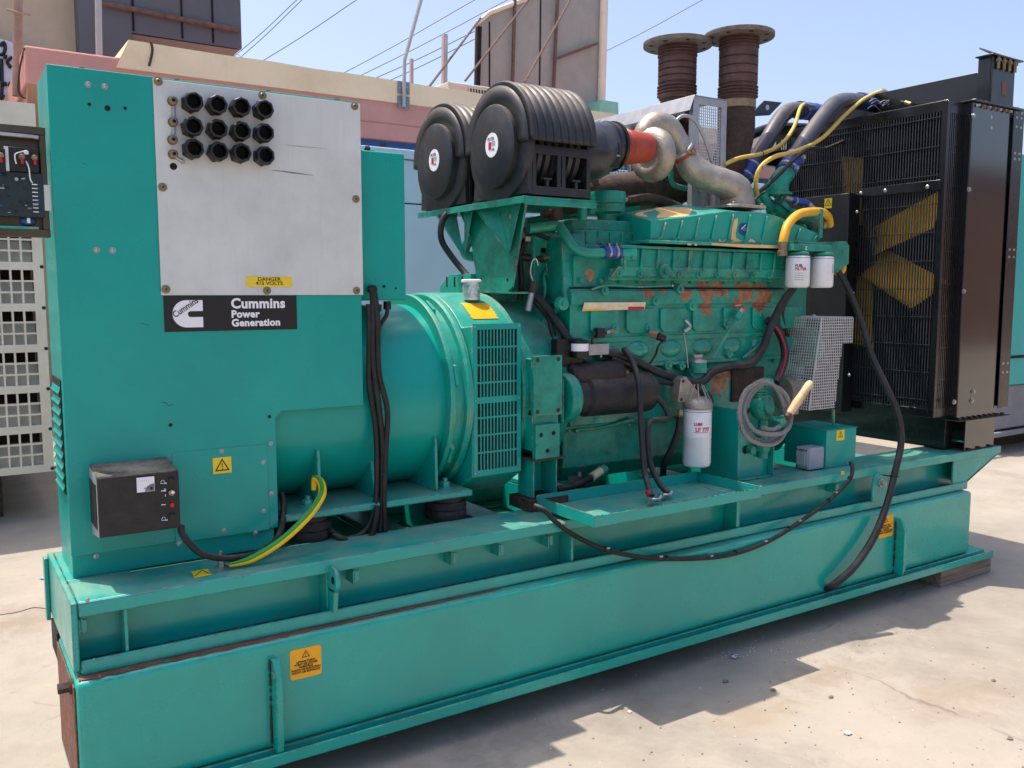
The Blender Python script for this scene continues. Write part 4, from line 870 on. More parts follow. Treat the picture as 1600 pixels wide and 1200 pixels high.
for i in range(10):
    u = 1030+i*26.5; b = at(u, 375, y=ay-.001); tt = at(u+10, 0, y=ay)
    xt = b.x+.035
    zt_ = None
    for j in range(n-1):
        if P0[j].x <= xt <= P0[j+1].x: f = (xt-P0[j].x)/(P0[j+1].x-P0[j].x); zt_ = P0[j].z*(1-f)+P0[j+1].z*f
    if zt_ is None: continue
    m = MB('teal_bright'); m.prism([(b.x, ay-.011, b.z+.003), (b.x+.011, ay-.011, b.z+.003), (xt+.006, ay-.008, zt_-.012), (xt-.005, ay-.008, zt_-.012)], (0, .0108, 0)); m.build('rib', aft, .004)
    m = MB('teal_cast'); q = V(b.x-.02, ay-.018, zf+.002); m.hexn(q, q+Z*.012, .008); m.build('bolt', aft)
m = MB('sticker_orange'); 
surf('primer_tan', lin((222, 184, 122)), .6, var=.12, vs=20)
m = MB('primer_tan'); z_ = lambda x: (P0[0].z+(P0[3].z-P0[0].z)*(x-P0[0].x)/(P0[3].x-P0[0].x))
def topz(px, f):
    for j in range(n-1):
        if P0[j].x <= px <= P0[j+1].x: g_ = (px-P0[j].x)/(P0[j+1].x-P0[j].x); a_ = P0[j].z*(1-g_)+P0[j+1].z*g_; b_ = P2[j].z*(1-g_)+P2[j+1].z*g_; return a_*(1-f)+b_*f
rim = []
for k in range(28):
    t = R(k*360/28); px = P0[0].x+.012+.155*(1+math.cos(t)*(1+.10*math.sin(3*t))); f = .5+.42*math.sin(t)*(1+.1*math.cos(5*t)); px = max(px, P0[0].x+.008); rim.append(V(px, ay+.175*f, topz(px, f)+.0012))
cc_ = V(P0[0].x+.17, ay+.0875, topz(P0[0].x+.17, .5)+.0015)
for k in range(28): m.add([cc_, rim[k], rim[(k+1) % 28]], [(0, 1, 2)])
def patch(L, y):
    m.prism(fr(L, y), (0, -.0006, 0))
patch([(1142, 375), (1144, 352), (1148, 342), (1153, 341), (1152, 352), (1149, 364), (1150, 375)], ay-.0015)
patch([(1142, 379), (1150, 372), (1158, 376), (1166, 378)], ay-.0015); patch([(1168, 378), (1173, 373), (1179, 376), (1180, 379)], ay-.0015); patch([(1122, 378), (1124, 373), (1128, 377), (1133, 374), (1136, 378)], ay-.0015)
patch([(1112, 383), (1112, 379.5), (1150, 381.5), (1195, 383), (1218, 384), (1218, 388), (1165, 387)], ay-.031)
patch([(1074, 380), (1080, 380.5), (1080, 383.5), (1074, 383)], ay-.031); patch([(1085, 380.5), (1089, 381), (1089, 384), (1085, 383.5)], ay-.031)
m.build('worn_patch', aft)
yl = ay-.0015; m = MB('ink_blue')
c = at(1161, 358, y=yl); ro = .028
oo = [(c.x+ro*math.cos(R(t)), yl, c.z+ro*math.sin(R(t))) for t in range(90, 271, 12)]; ii = [(c.x+.006+ro*.3*math.cos(R(t)), yl, c.z+ro*.3*math.sin(R(t))) for t in range(90, 271, 12)]
for k in range(15): m.prism([oo[k], oo[k+1], ii[k+1], ii[k]], (0, -.0006, 0))
m.box((c.x, yl-.0006, c.z+ro*.3), (c.x+.026, yl, c.z+ro)); m.box((c.x, yl-.0006, c.z-ro), (c.x+.026, yl, c.z-ro*.3)); m.mat('ink_white').tube([(c.x-.014, yl-.001, c.z+.0), (c.x+.016, yl-.001, c.z+.02)], .002, 4, 0); m.build('logo_sticker', aft)
# coolant pipe with blue coupling
m = MB('teal_cast'); m.tube([at(825, 357, y=.42), at(868, 353, y=.40), at(880, 362, y=.36), at(895, 385, y=.32), at(915, 395, y=.30), at(948, 395, y=.30)], .021, 14); cpz = m.build('coolant_bypass_pipe', G)
m = MB('blue_silicone'); a = at(942, 394, y=.30); b = at(968, 394, y=.30); m.cyl(a, b, .027, seg=20); m.mat('zinc'); d = (b-a)
for f in (.28, .72): p = a+d*f; m.lathe(p-d.normalized()*.005, d, [(.0285, 0), (.0285, .010)], 20); m.box(p+V(-.004, -.012, .026), p+V(.006, .006, .037))
m.build('coupling', cpz)
m = MB('teal_bright'); p = at(985, 396, y=.29); m.cyl(b-X*.005, p+X*.02, .024, .030); m.box((p.x-.03, .275, p.z-.03), (p.x+.025, .33, p.z+.035)); m.hexn((p.x-.005, .275, p.z-.02), (p.x-.005, .26, p.z-.02), .009); m.build('outlet', cpz, .006)
# ---- air cleaners
def air_cleaner(yc, lab):
    xc, zc, xe = 1.60, 2.12, 1.945
    m = MB('black_plastic'); m.lathe((xc, yc, zc), X, [(.001, 0), (.150, .001), (.161, .008), (.161, .030), (.215, .034), (.222, .045), (.222, .060), (.19, .061)], 56)
    for k in range(7): m.lathe((xc+.062+k*.036, yc, zc), X, [(.178, 0), (.19, .006), (.19, .026), (.178, .032)], 40)
    m.lathe((xe-.02, yc, zc), X, [(.2, 0), (.2, .03), (.15, .06), (.12, .065)], 40)
    ac_ = m.build('air_cleaner', G, 0)
    m = MB('black_plastic')   # ribbed rain hood, open underneath
    prof = []; nb = 9; 
    a0, a1 = -1, 181; na = 44; L = xe-xc-.03
    vs = []; fs = []; xsn = []
    for k in range(nb*6+1):
        t = k/(nb*6); x = xc+.028+t*L; rib = .010*abs(math.sin(math.pi*t*nb))**.7
        xsn.append((x, .242+rib-(.010 if k == 0 else 0)))
    for (x, r) in xsn:
        for j in range(na+1):
            a = R(a0+(a1-a0)*j/na); vs.append((x, yc-r*math.cos(a), zc+r*math.sin(a)))
    W_ = na+1
    for k in range(len(xsn)-1):
        for j in range(na): fs.append((k*W_+j, k*W_+j+1, (k+1)*W_+j+1, (k+1)*W_+j))
    m.add(vs, fs, True)
    x = xc+.028; inner = [(x, yc-.16*math.cos(R(a0+(a1-a0)*j/na)), zc+.16*math.sin(R(a0+(a1-a0)*j/na))) for j in range(W_)]; outer = vs[:W_]
    m.add(outer+inner, [(j, j+1, W_+j+1, W_+j) for j in range(na)])
    x = xe; inner = [(x, yc-.12*math.cos(R(a0+(a1-a0)*j/na)), zc+.12*math.sin(R(a0+(a1-a0)*j/na))) for j in range(W_)]; outer = vs[-W_:]
    m.add(list(outer)+inner, [(j, j+1, W_+j+1, W_+j) for j in range(na)])
    hd = m.build('rain_hood', ac_); s_ = hd.modifiers.new('thick', 'SOLIDIFY'); s_.thickness = .006; s_.offset = -1
    m = MB('black_plastic'); yb = .185   # cradle with windows
    m.prism([(xc+.045, yc-yb-.02, 1.925), (xc+.045, yc-.19, 2.14), (xc+.045, yc+.19, 2.14), (xc+.045, yc+yb+.02, 1.925)], (.02, 0, 0))
    for sgn in (-1, 1):
        y0, y1 = sorted((yc+sgn*yb, yc+sgn*(yb+.015)))
        for xx in (xc+.066, xc+.182, xc+.204, xc+.325): m.box((xx, y0, 1.925), (xx+.018, y1, 2.10))
        m.box((xc+.066, y0-.001, 1.922), (xe, y1+.001, 1.955)); m.box((xc+.066, y0-.001, 2.075), (xe, y1+.001, 2.11))
        for xx in (xc+.134, xc+.272): m.box((xx-.02, y0-.006, 1.98), (xx+.02, y1+.002, 1.988)); m.box((xx-.006, y0-.004, 1.955), (xx+.006, y1, 1.98))
    m.box((xc+.066, yc-yb, 1.921), (xe, yc+yb, 1.93)); m.box((xe-.018, yc-yb, 1.925), (xe, yc+yb, 2.1)); m.build('cradle', ac_, .003)
    m = MB('ink_white'); m.lathe((xc+.0015, yc-.012, zc+.004), -X, [(.047, 0), (.047, .0025)], 36); q = V(xc-.0015, yc-.012, zc+.004); m.mat('ink_red').prism([q+V(0, .022, -.016), q+V(0, .022, .012), q+V(0, .002, .012), q+V(0, .002, -.016)], (-.0008, 0, 0)); m.mat('ink_grey'); m.text('FILTER', .017, q+V(0, .03, .018), -Y, Z, .0004); m.text('AIR', .013, q+V(0, -.002, -.022), -Y, Z, .0002)
    for kk in range(3): m.prism([q+V(0, -.002, -.002+kk*.006), q+V(0, -.002, .000+kk*.006), q+V(0, -.026, .000+kk*.006), q+V(0, -.026, -.002+kk*.006)], (-.0006, 0, 0))
    m.build('round_label', ac_)
    return ac_
tag(air_cleaner(.417, 0), 'nearer black air cleaner'); tag(air_cleaner(.896, 1), 'farther black air cleaner')
# bracket under the air cleaners
m = MB('teal_cast'); sx = 1.66
m.box((1.625, .215, 1.906), (1.97, 1.09, 1.9145)); m.box((1.622, .212, 1.888), (1.6245, 1.09, 1.9140)); m.box((1.6255, .212, 1.882), (1.97, .2155, 1.9055))
A = lambda u, v, x=sx+.02: at(u, v, x=x)
m.prism([A(712, 318), A(735, 372), A(746, 448), A(752, 455), A(793, 456), A(800, 448), A(822, 310)], (.010, 0, 0))
m.prism([A(748, 454)-Z*.008, A(748, 454), A(797, 456), A(797, 456)-Z*.008], (.09, 0, 0))
for (ya, yb_, ym) in ((.93, .60, .76), (.58, .24, .40)):
    zt2 = 1.899; m.prism([(sx+.02, ym, 1.70), (sx-.035, ya, zt2), (sx-.037, ya, zt2), (sx+.017, ym, 1.70)], (0, .004, 0))
    m.add([(sx+.018, ym, 1.70), (sx-.03, ya, zt2), (sx+.018, ya-.1, zt2)], [(0, 1, 2)]); m.add([(sx+.018, ym, 1.70), (sx-.03, yb_, zt2), (sx+.018, ym, zt2)], [(0, 1, 2)])
br = m.build('air_cleaner_bracket', G, .002)
for (u, v) in ((730, 322), (801, 338), (752, 437), (793, 437)):
    p = A(u, v); m = MB('zinc' if v < 400 else 'dark_void'); m.bolt(p, -X, .010, .008) if v < 400 else m.lathe(p, -X, [(.007, 0), (.007, .001)], 12); m.build('bolt', br)
# intake pipe, orange hose, turbo
tA = V(1.93, .417, 2.12)
m = MB('grey_hose'); surf('intake_pipe', lin((52, 54, 56)), .3, var=.2, vs=10, dirt=.6, dirtcol=(.16, .15, .13, 1), metal=.3)
m = MB('intake_pipe'); pa = at(930, 242, y=.43); pb = at(945, 229, y=.45)
m.tube([tA, at(915, 240, y=.42), at(930, 234, y=.44), pb, at(958, 228, y=.45)], [.115, .118, .115, .105, .098], 32, 6); ip = m.build('intake_pipe', G)
m = MB('galvanised'); p = at(905, 205, y=.42); m.tube([p, p+V(.05, 0, .01), p+V(.1, -.02, .02)], .004, 6); d = V(1, .05, .05); m.mat('black_nylon')
for uu in (943, 955): q = at(uu, 229, y=.45); m.lathe(q, d, [(.106, 0), (.108, .004), (.106, .014)], 32)
q = at(958, 243, y=.345); m.box(q+V(-.02, -.012, -.05), q+V(.025, .012, .05)); m.mat('zinc'); m.box(q+V(-.022, -.013, -.004), q+V(.027, .013, .003)); m.build('hose_clamp', ip)
m = MB('orange_silicone'); a = at(952, 229, y=.45); b = at(1008, 231, y=.48); d = (b-a).normalized(); L = (b-a).length
m.lathe(a, d, [(.097, 0), (.098, .02), (.082, .03), (.080, .05), (.084, .055), (.074, .075), (.074, .085), (.078, .09), (.066, L-.02), (.066, L)], 32, False); m.build('inlet_hose', G)
tb = MB('cast_aluminium'); tc_ = at(1020, 242, y=.50)
tb.torus(tc_, d, .078, .045, 36, 14); tb.lathe(tc_-d*.04, d, [(.06, 0), (.075, .02), (.08, .06), (.03, .08)], 28); 
tb = tb.build('turbocharger', G)
m = MB('cast_aluminium'); m.tube([at(1003, 232, y=.56), at(1008, 208, y=.55), at(1022, 195, y=.54), at(1042, 198, y=.53), at(1057, 217, y=.52), at(1070, 240, y=.50)], [.045, .052, .056, .055, .050, .050], 24, 6); m.mat('ink_blue'); p = at(1038, 212, y=.47); m.box(p+V(-.012, -.002, -.02), p+V(.012, 0, .02)); m.build('volute', tb)
m = MB('orange_silicone'); m.tube([at(1066, 236, y=.50), at(1072, 245, y=.50)], .056, 24, 0); m.mat('galvanised'); d2 = (at(1072, 245, y=.5)-at(1066, 236, y=.5)).normalized()
for (u, v) in ((1064, 233), (1073, 247)): m.lathe(at(u, v, y=.50), d2, [(.058, 0), (.058, .012)], 24)
m.mat('brass'); p = at(1072, 232, y=.46); m.cyl(p, p+V(.04, 0, -.005), .006, seg=8); m.hexn(p+V(.03, 0, 0), p+V(.05, 0, 0), .011); p = at(1080, 238, y=.44); m.cyl(p-V(.03, 0, 0), p+V(.03, 0, -.005), .006, seg=8); m.hexn(p, p+V(.015, 0, 0), .011); m.build('hose_clamp', tb)
m = MB('cast_aluminium'); m.tube([at(1074, 248, y=.50), at(1085, 265, y=.48), at(1105, 277, y=.45), at(1130, 286, y=.42), at(1148, 298, y=.41), at(1152, 318, y=.41), at(1152, 326, y=.41)], [.062, .066, .064, .066, .078, .082, .086], 28, 8); cap_ = m.build('charge_air_pipe', G)
m = MB('cast_aluminium'); q = at(1150, 326, y=.41); zf2 = P2[3].z-.01; rr_box(m, q.x-.13, q.x+.115, .30, .53, zf2, zf2+.014, .03); m.mat('brass')
for dx, dyv in ((-.10, .33), (.09, .33), (-.10, .5), (.09, .5)): m.hexn((q.x+dx, dyv, zf2+.014), (q.x+dx, dyv, zf2+.026), .011)
m.build('flange', cap_, .003)
m = MB('rust_dark'); p = at(1040, 285, y=.85); m.sphere(p, .16, 24, (1.1, 1, .8)); m.tube([p, at(1000, 295, y=.8), at(940, 300, y=.72), at(905, 305, y=.66), at(885, 320, y=.62)], [.10, .09, .075, .06, .05], 18); m.mat('rust_pipe'); m.tube([at(912, 300, y=.60), at(905, 285, y=.62), at(920, 285, y=.68)], .05, 18, 5); m.build('exhaust_manifold', G)
m = MB('rust_pipe'); m.tube([at(868, 345, y=.6), at(868, 318, y=.6), at(880, 312, y=.62)], .034, 14, 4); m.tube([at(845, 331, y=.62), at(862, 331, y=.6)], .022, 12, 0); m.build('drain_elbow', G)
m = MB('teal_cast'); m.box(at(800, 330, y=.75), at(1000, 318, y=.75)+Y*.04); m.tube([at(820, 347, y=.8), at(870, 338, y=.8), at(905, 335, y=.8)], .022, 12); m.tube([at(1048, 262, y=.62), at(1050, 285, y=.62), at(1065, 293, y=.64), at(1090, 296, y=.66)], .013, 10); m.build('oil_return_pipe', G)
m = MB('rust_pipe')
c = at(1068, 212, y=.72); 
for k in range(9): m.lathe(c+V(.0, 0, .045)+V(-.01, .0, -.011)*k, V(-.6, -.2, .75) if False else V(.3, .0, 1), [(.05, 0), (.058, .004), (.05, .008)], 24)
m.build('exhaust_bellows', G)
# ---- galvanised turbo guard
gc = at(1084, 148, y=.55); gx = gc.x; gzt = gc.z; gy0 = .55; gy1 = 1.25; gxe = at(1135, 155, y=.55).x; gzb = at(1084, 330, y=.55).z
m = MB('galvanised'); 
for (x, y) in ((gx, gy0), (gxe-.03, gy0), (gx, gy1-.03), (gxe-.03, gy1-.03)): m.box((x, y, gzb), (x+.036, y+.03, gzt-.004))
m.box((gx, gy0-.002, gzt-.04), (gxe, gy0+.004, gzt-.0035)); m.box((gx, gy0+.004, gzt-.036), (gxe, gy1, gzt-.0036)) if False else None
m.prism([(gx-.03, gy0-.006, gzt-.075), (gx-.0, gy0-.006, gzt), (gx-.0, gy1+.1, gzt), (gx-.03, gy1+.1, gzt-.075)], (.004, 0, 0)); m.box((gx+.0045, gy0-.0055, gzt-.003), (gxe+.004, gy1, gzt)); m.prism([(gx-.004, gy1, gzt-.07), (gx-.004, gy1, gzt), (gx-.06, gy1+.15, gzt-.05), (gx-.06, gy1+.15, gzt-.12)], (.01, 0, 0))
gu = m.build('heat_guard', G, .002)
m = MB('ink_grey')
for k in range(60): y = gy0+.03+k*.0112; m.box((gx-.032, y, gzt-.088), (gx-.029, y+.004, gzt-.073))
m.build('perforated_strip', gu)
def mesh_panel(m, o, ru, lu, rv, lv, p, t, n):
    ru = Vector(ru).normalized(); rv = Vector(rv).normalized(); n = Vector(n).normalized(); o = Vector(o)
    i = 0.
    while i <= lu+1e-6: a = o+ru*(i-t/2); m.prism([a, a+ru*t, a+ru*t+rv*lv, a+rv*lv], n*t); i += p
    i = 0.
    while i <= lv+1e-6: a = o+rv*(i-t/2)+n*t*.2; m.prism([a, a+ru*lu, a+ru*lu+rv*t, a+rv*t], n*t); i += p
m = MB('mesh_silver'); mesh_panel(m, (gx+.036, gy0+.008, gzb+.1), X, gxe-gx-.066, Z, gzt-gzb-.14, .0135, .0032, Y); m.build('mesh_panel', gu)
m = MB('mesh_silver'); mesh_panel(m, (gx-.02, gy1+.02, gzb), X, gxe-gx, Z, gzt-gzb-.1, .02, .004, Y); m.build('mesh_panel', gu)
m = MB('mesh_silver'); mesh_panel(m, (at(900, 300, y=1.2).x, 1.2, 1.9), X, .38, Z, .22, .0135, .003, Y); m.mat('galvanised').box((at(900, 300, y=1.2).x-.03, 1.19, 1.8), (at(900, 300, y=1.2).x, 1.21, 2.14)); m.build('mesh_panel', gu)
m = MB('galvanised'); p = at(1098, 330, y=.70); m.cyl((p.x, .70, p.z-.05), (p.x, .70, at(1098, 262, y=.7).z), .075, seg=32); m.build('heat_shield', gu)
m = MB('galvanised'); m.tube([at(1052, 205, y=.5), at(1056, 190, y=.5), at(1068, 181, y=.5), at(1085, 188, y=.5), at(1100, 215, y=.49), at(1110, 245, y=.49), at(1115, 262, y=.5)], .0085, 10); m.build('braided_line', G)
# ---- exhaust stacks
def stack(u, vt, y, vb, lab, vbell):
    c = at(u, vt, y=y); x = c.x; zt3 = c.z; zb3 = at(u, vbell, y=y).z; Lh = zt3-zb3
    prof = [(.09, 0)]; t = 0.
    m = MB('rust_pipe')
    def ribs(z0, k, pit=.0155): return sum([[(.094, z0+i*pit), (.103, z0+i*pit+pit*.3), (.103, z0+i*pit+pit*.55), (.094, z0+i*pit+pit*.9)] for i in range(k)], [])
    pr = [(.092, 0)]+ribs(.01, 4, .0155)
    nseg = 4; z_0 = .078; z_1 = Lh-.075; hs = (z_1-z_0)/nseg
    for i in range(nseg): pr += [(.0925, z_0+i*hs), (.099, z_0+i*hs+.003), (.0995, z_0+(i+1)*hs-.006), (.0925, z_0+(i+1)*hs-.003)]
    pr += ribs(Lh-.072, 4, .0155)+[(.094, Lh-.01)]
    m.lathe((x, y, zb3), Z, pr, 40); st = m.build('exhaust_bellows', G); tag(st, lab)
    surf('flange_rust', lin((124, 116, 110)), .7, var=.25, vs=22, metal=.3, dirt=.6, dirtcol=lin((86, 70, 60)), bump=.4) if 'flange_rust' not in MATS else None
    m = MB('flange_rust'); m.lathe((x, y, zt3-.018), Z, [(.082, 0), (.176, .0), (.178, .003), (.178, .021), (.172, .024), (.082, .024), (.082, 0)], 56, False); m.mat('dark_void')
    for k in range(8):
        a = R(22+k*45); q = V(x+.145*math.cos(a), y+.145*math.sin(a), zt3-.0185); m.lathe(q, -Z, [(.012, 0), (.012, .001)], 14); m.lathe(q+Z*.0248, Z, [(.012, 0), (.012, .001)], 14)
    m.build('flange', st, .0)
    return x, zb3
x2, zb2 = stack(1155, 55, .72, 165, 'nearer rusty exhaust stack', 158)
x1_, zb1 = stack(1059, 68, .92, 150, 'farther rusty exhaust stack', 156)
m = MB('brass'); m.lathe((x2, .72, zb2-.045), Z, [(.088, 0), (.094, .003), (.094, .042), (.088, .045)], 36); m.mat('rust_dark'); m.tube([(x2, .72, zb2-.04), (x2, .72, zb2-.18), (x2-.06, .74, zb2-.36), (x2-.18, .80, zb2-.55)], .088, 28, 6); m.build('exhaust_elbow', G)
m = MB('rust_dark'); m.tube([(x1_, .92, zb1+.01), (x1_, .92, zb1-.2), (x1_-.1, .9, zb1-.45), (x1_-.2, .88, zb1-.6)], .085, 28, 6); m.build('exhaust_elbow', G)
# ---- front of engine : fan drive, hoses to radiator
m = MB('teal_cast'); m.box((3.25, .42, 1.0), (3.52, .92, 1.74)); p = at(1190, 320, y=.6); m.sphere((3.35, .62, 1.80), .12, 20, (1.2, 1.2, .7)); m.cyl((3.4, .66, 1.55), (3.72, .66, 1.55), .10, .08); m.box((3.30, .5, 1.74), (3.55, .85, 1.83)); m.build('gear_case', G, .012)
m = MB('teal_cast')
for (u0, v0, u1, v1, y, r) in ((1188, 300, 1208, 330, .55, .028), (1200, 290, 1218, 300, .6, .03), (1235, 335, 1275, 345, .45, .03), (1215, 318, 1240, 345, .5, .035), (1175, 296, 1188, 322, .55, .016), (1252, 352, 1275, 372, .42, .02)):
    a = at(u0, v0, y=y); b = at(u1, v1, y=y); m.cyl(a, b, r, seg=18); dd = (b-a).normalized(); m.lathe(b-dd*.01, dd, [(r*1.35, 0), (r*1.35, .012)], 18)
m.build('thermostat_housing', G)
def rad_hose(pts, r, c1, c2, lab):
    m = MB('grey_hose'); m.tube([at(u, v, y=y) for u, v, y in pts], r, 22, 8); h = m.build('coolant_hose', G); tag(h, lab)
    for (a, b) in (c1, c2):
        a = at(*a[:2], y=a[2]); b = at(*b[:2], y=b[2]); m = MB('blue_silicone'); m.cyl(a, b, r+.007, seg=24); d = (b-a).normalized(); L = (b-a).length; m.mat('galvanised')
        for f in (.15, .8): q = a+d*L*f; m.lathe(q, d, [(r+.0088, 0), (r+.0088, .012)], 24); m.box(q+V(-.008, -r-.022, -.008), q+V(.01, -r-.006, .01))
        m.build('coupling', h)
rad_hose([(1163, 280, .70), (1190, 235, .72), (1213, 195, .75), (1230, 175, .78), (1250, 172, .85), (1290, 178, 1.0)], .043, ((1160, 282, .70), (1176, 257, .71)), ((1248, 172, .85), (1278, 176, .95)), 'farther grey coolant hose')
rad_hose([(1232, 262, .52), (1262, 215, .54), (1288, 180, .58), (1305, 162, .62), (1325, 157, .70), (1360, 160, .85)], .043, ((1228, 268, .52), (1244, 243, .53)), ((1342, 158, .78), (1376, 163, .9)), 'nearer grey coolant hose')
m = MB('teal_cast'); m.tube([at(1216, 305, y=.52), at(1217, 285, y=.52), at(1232, 265, y=.52)], [.055, .052, .045], 22, 5); m.lathe(at(1216, 303, y=.52), Z, [(.07, -.006), (.07, .006)], 22); m.build('water_outlet', G)
m = MB('blue_silicone'); a = at(1237, 312, y=.48); b = at(1262, 318, y=.46); m.tube([a, b], .018, 16, 0); m.mat('galvanised'); m.tube([at(1226, 308, y=.48), a], .014, 14, 0); m.tube([b, at(1275, 330, y=.45)], .015, 14, 0)
for u in (1242, 1256): m.lathe(at(u, 314+(u-1242)*.2, y=.47), b-a, [(.02, 0), (.02, .008)], 16)
m.mat('rubber'); m.tube([at(1205, 312, y=.5), at(1222, 322, y=.46), at(1240, 335, y=.46), at(1255, 320, y=.46)], .005, 6); m.tube([at(1185, 300, y=.5), at(1210, 280, y=.45), at(1240, 250, y=.44), at(1265, 232, y=.45), at(1290, 232, y=.6), at(1330, 215, y=.8)], .010, 8); m.build('wiring', G)
for pts, r, lb in (([(1132, 257, .55), (1155, 247, .55), (1190, 240, .56), (1220, 226, .6), (1240, 200, .65), (1250, 170, .72), (1256, 163, .8)], .0105, 'farther thin yellow vent hose'), ([(1183, 302, .5), (1181, 285, .48), (1188, 262, .47), (1210, 245, .47), (1245, 236, .48), (1285, 215, .52), (1320, 180, .6), (1350, 155, .7), (1378, 142, .9)], .0115, 'nearer thin yellow vent hose')):
    m = MB('yellow_hose'); m.tube([at(*q[:2], y=q[2]) for q in pts], r, 12, 8); h = tag(m.build('vent_hose', G), lb)
    m = MB('black_nylon')
    q = pts[2]; p = at(q[0], q[1], y=q[2]); m.lathe(p, V(1, .1, .3), [(r+.0015, 0), (r+.0015, .005)], 12); m.build('cable_tie', h); m = MB('galvanised'); q = pts[-1]; p = at(q[0], q[1], y=q[2]); m.tube([p, p+V(.09, 0, 0)], .009, 8, 0); m.hexn(p, p+X*.03, .015); m.build('fitting', h)
m = MB('galvanised')
for i in range(9): u = 1375+random.uniform(-20, 25); v = 165+random.uniform(-8, 8); m.tube([at(u, v, y=.7), at(u+10, v-5, y=.7), at(u+20, v+4, y=.72)], .004, 6)
m.mat('rubber').tube([at(1350, 172, y=.8), at(1385, 158, y=.75), at(1412, 160, y=.6), at(1425, 165, y=.5)], .009, 8); m.mat('brass').hexn(at(1415, 160, y=.55), at(1424, 163, y=.5), .012); m.build('wiring_tangle', G)
# ---- fuel filters, yellow fuel pipe
fyr = .20; f0 = None
for k, (uc, lb) in enumerate(((1247, 'left fuel filter with red print'), (1284.5, 'right fuel filter'))):
    c = at(uc, 400, y=fyr); p = V(c.x, fyr, 1.572)
    m = MB('filter_white'); m.lathe(p, Z, [(.001, 0), (.045, .001), (.053, .006), (.056, .014), (.056, .143), (.053, .149), (.045, .151)], 40); m.mat('rust_dark').lathe(p, Z, [(.0565, .140), (.0565, .142)], 40); m.mat('ink_black')
    def curved(m, txt, size, ang0, z, r, p=p):
        t = MB('ink_black'); t.text(txt, size, (0, 0, 0), X, Z, .0006)
        vs = [(p.x+(r+.0004+(-q[1]))*math.sin(R(ang0)+q[0]/r), p.y-(r+.0004+(-q[1]))*math.cos(R(ang0)+q[0]/r), z+q[2]) for q in t.v]; m.add(vs, t.f)
    if k == 0:
        curved(m, 'FUEL', .016, -62, p.z+.098, .056); m.mat('ink_red'); curved(m, '\u2588\u2588' if False else 'FILTER', .018, -62, p.z+.082, .056); m.mat('ink_grey')
        for j in range(4): curved(m, '- - -- - -', .012, -62, p.z+.066-j*.010, .056)
    else:
        m.mat('ink_grey')
        for j in range(7): curved(m, '=', .012, 8, p.z+.07+j*.006, .056); curved(m, '=', .012, 28, p.z+.07+j*.006, .056)
    tag(m.build('fuel_filter', G), lb)
m = MB('teal_cast'); a = at(1247, 392, y=fyr); b = at(1284.5, 392, y=fyr)
for q in (a, b): m.lathe((q.x, fyr, 1.726), Z, [(.05, 0), (.05, .012), (.03, .018), (.03, .035)], 24)
m.box((a.x-.07, fyr-.03, 1.745), (b.x+.03, fyr+.05, 1.775)); m.prism([at(1243, 379, y=.26), at(1322, 377, y=.26), at(1327, 384, y=.26), at(1326, 412, y=.26), at(1303, 428, y=.26), at(1303, 400, y=.26), at(1243, 386, y=.26)], (0, .012, 0)); m.box((a.x, .2, 1.77), (a.x+.03, .3, 1.79)); m.mat('ink_white'); m.text('Z', .022, (a.x+.01, fyr-.0315, 1.75), X, Z, .0004); m.build('filter_head', G, .004)
m = MB('yellow_pipe'); m.tube([at(1223, 388, y=.22), at(1225, 370, y=.22), at(1232, 350, y=.23), at(1248, 335, y=.25), at(1268, 331, y=.28), at(1285, 332, y=.31), at(1294, 340, y=.34), at(1296, 352, y=.36)], .021, 18, 8); m.mat('brass'); p = at(1223, 388, y=.22); m.lathe(p+Z*.01, -Z, [(.023, -.02), (.024, 0), (.02, .02), (.024, .022), (.024, .045)], 16); p = at(1275, 350, y=.36); m.cyl(p, p+V(.06, 0, 0), .02); m.hexn(p+X*.03, p+X*.055, .03); m.mat('teal_cast'); p = at(1284, 333, y=.27); m.box(p+V(-.01, 0, -.12), p+V(.012, .008, .02)); m.mat('yellow_pipe'); p = at(1311, 418, y=.28); m.torus(p, V(.2, 1, 0), .03, .013, 20, 8); m.build('fuel_pipe', G)
# ---- starter motor
sa = at(893, 624, y=.27); sb = at(1018, 614, y=.27); d = V(1, 0, 0); L = sb.x-sa.x; sc = V(sa.x, .27, (sa.z+sb.z)/2+.01)
m = MB('starter_black'); m.lathe(sc, d, [(.05, -.02), (.07, -.01), (.072, .05), (.086, .06), (.088, L-.05), (.084, L-.03), (.06, L), (.02, L+.012)], 36); st = m.build('starter_motor', G)
m = MB('starter_brown'); sc2_ = V(at(890, 585, y=.27).x, .27, at(890, 587, y=.27).z); L2 = at(968, 583, y=.27).x-sc2_.x; m.lathe(sc2_, d, [(.035, 0), (.046, .01), (.048, L2*.4), (.052, L2*.42), (.052, L2-.01), (.045, L2)], 28); m.box((sc2_.x+.01, .25, sc.z+.06), (sc2_.x+L2-.02, .29, sc2_.z-.03)); m.mat('brass'); m.cyl((sc2_.x+L2, .25, sc2_.z), (sc2_.x+L2+.03, .25, sc2_.z), .008, seg=8); m.hexn((sc2_.x+L2+.01, .25, sc2_.z), (sc2_.x+L2+.018, .25, sc2_.z), .013); m.build('solenoid', st)
m = MB('teal_cast'); m.box((sc.x-.07, .24, sc.z-.10), (sc.x-.01, .42, sc.z+.08)); m.lathe(sc-X*.06, X, [(.10, 0), (.10, .05)], 32); m.build('starter_flange', st, .01)
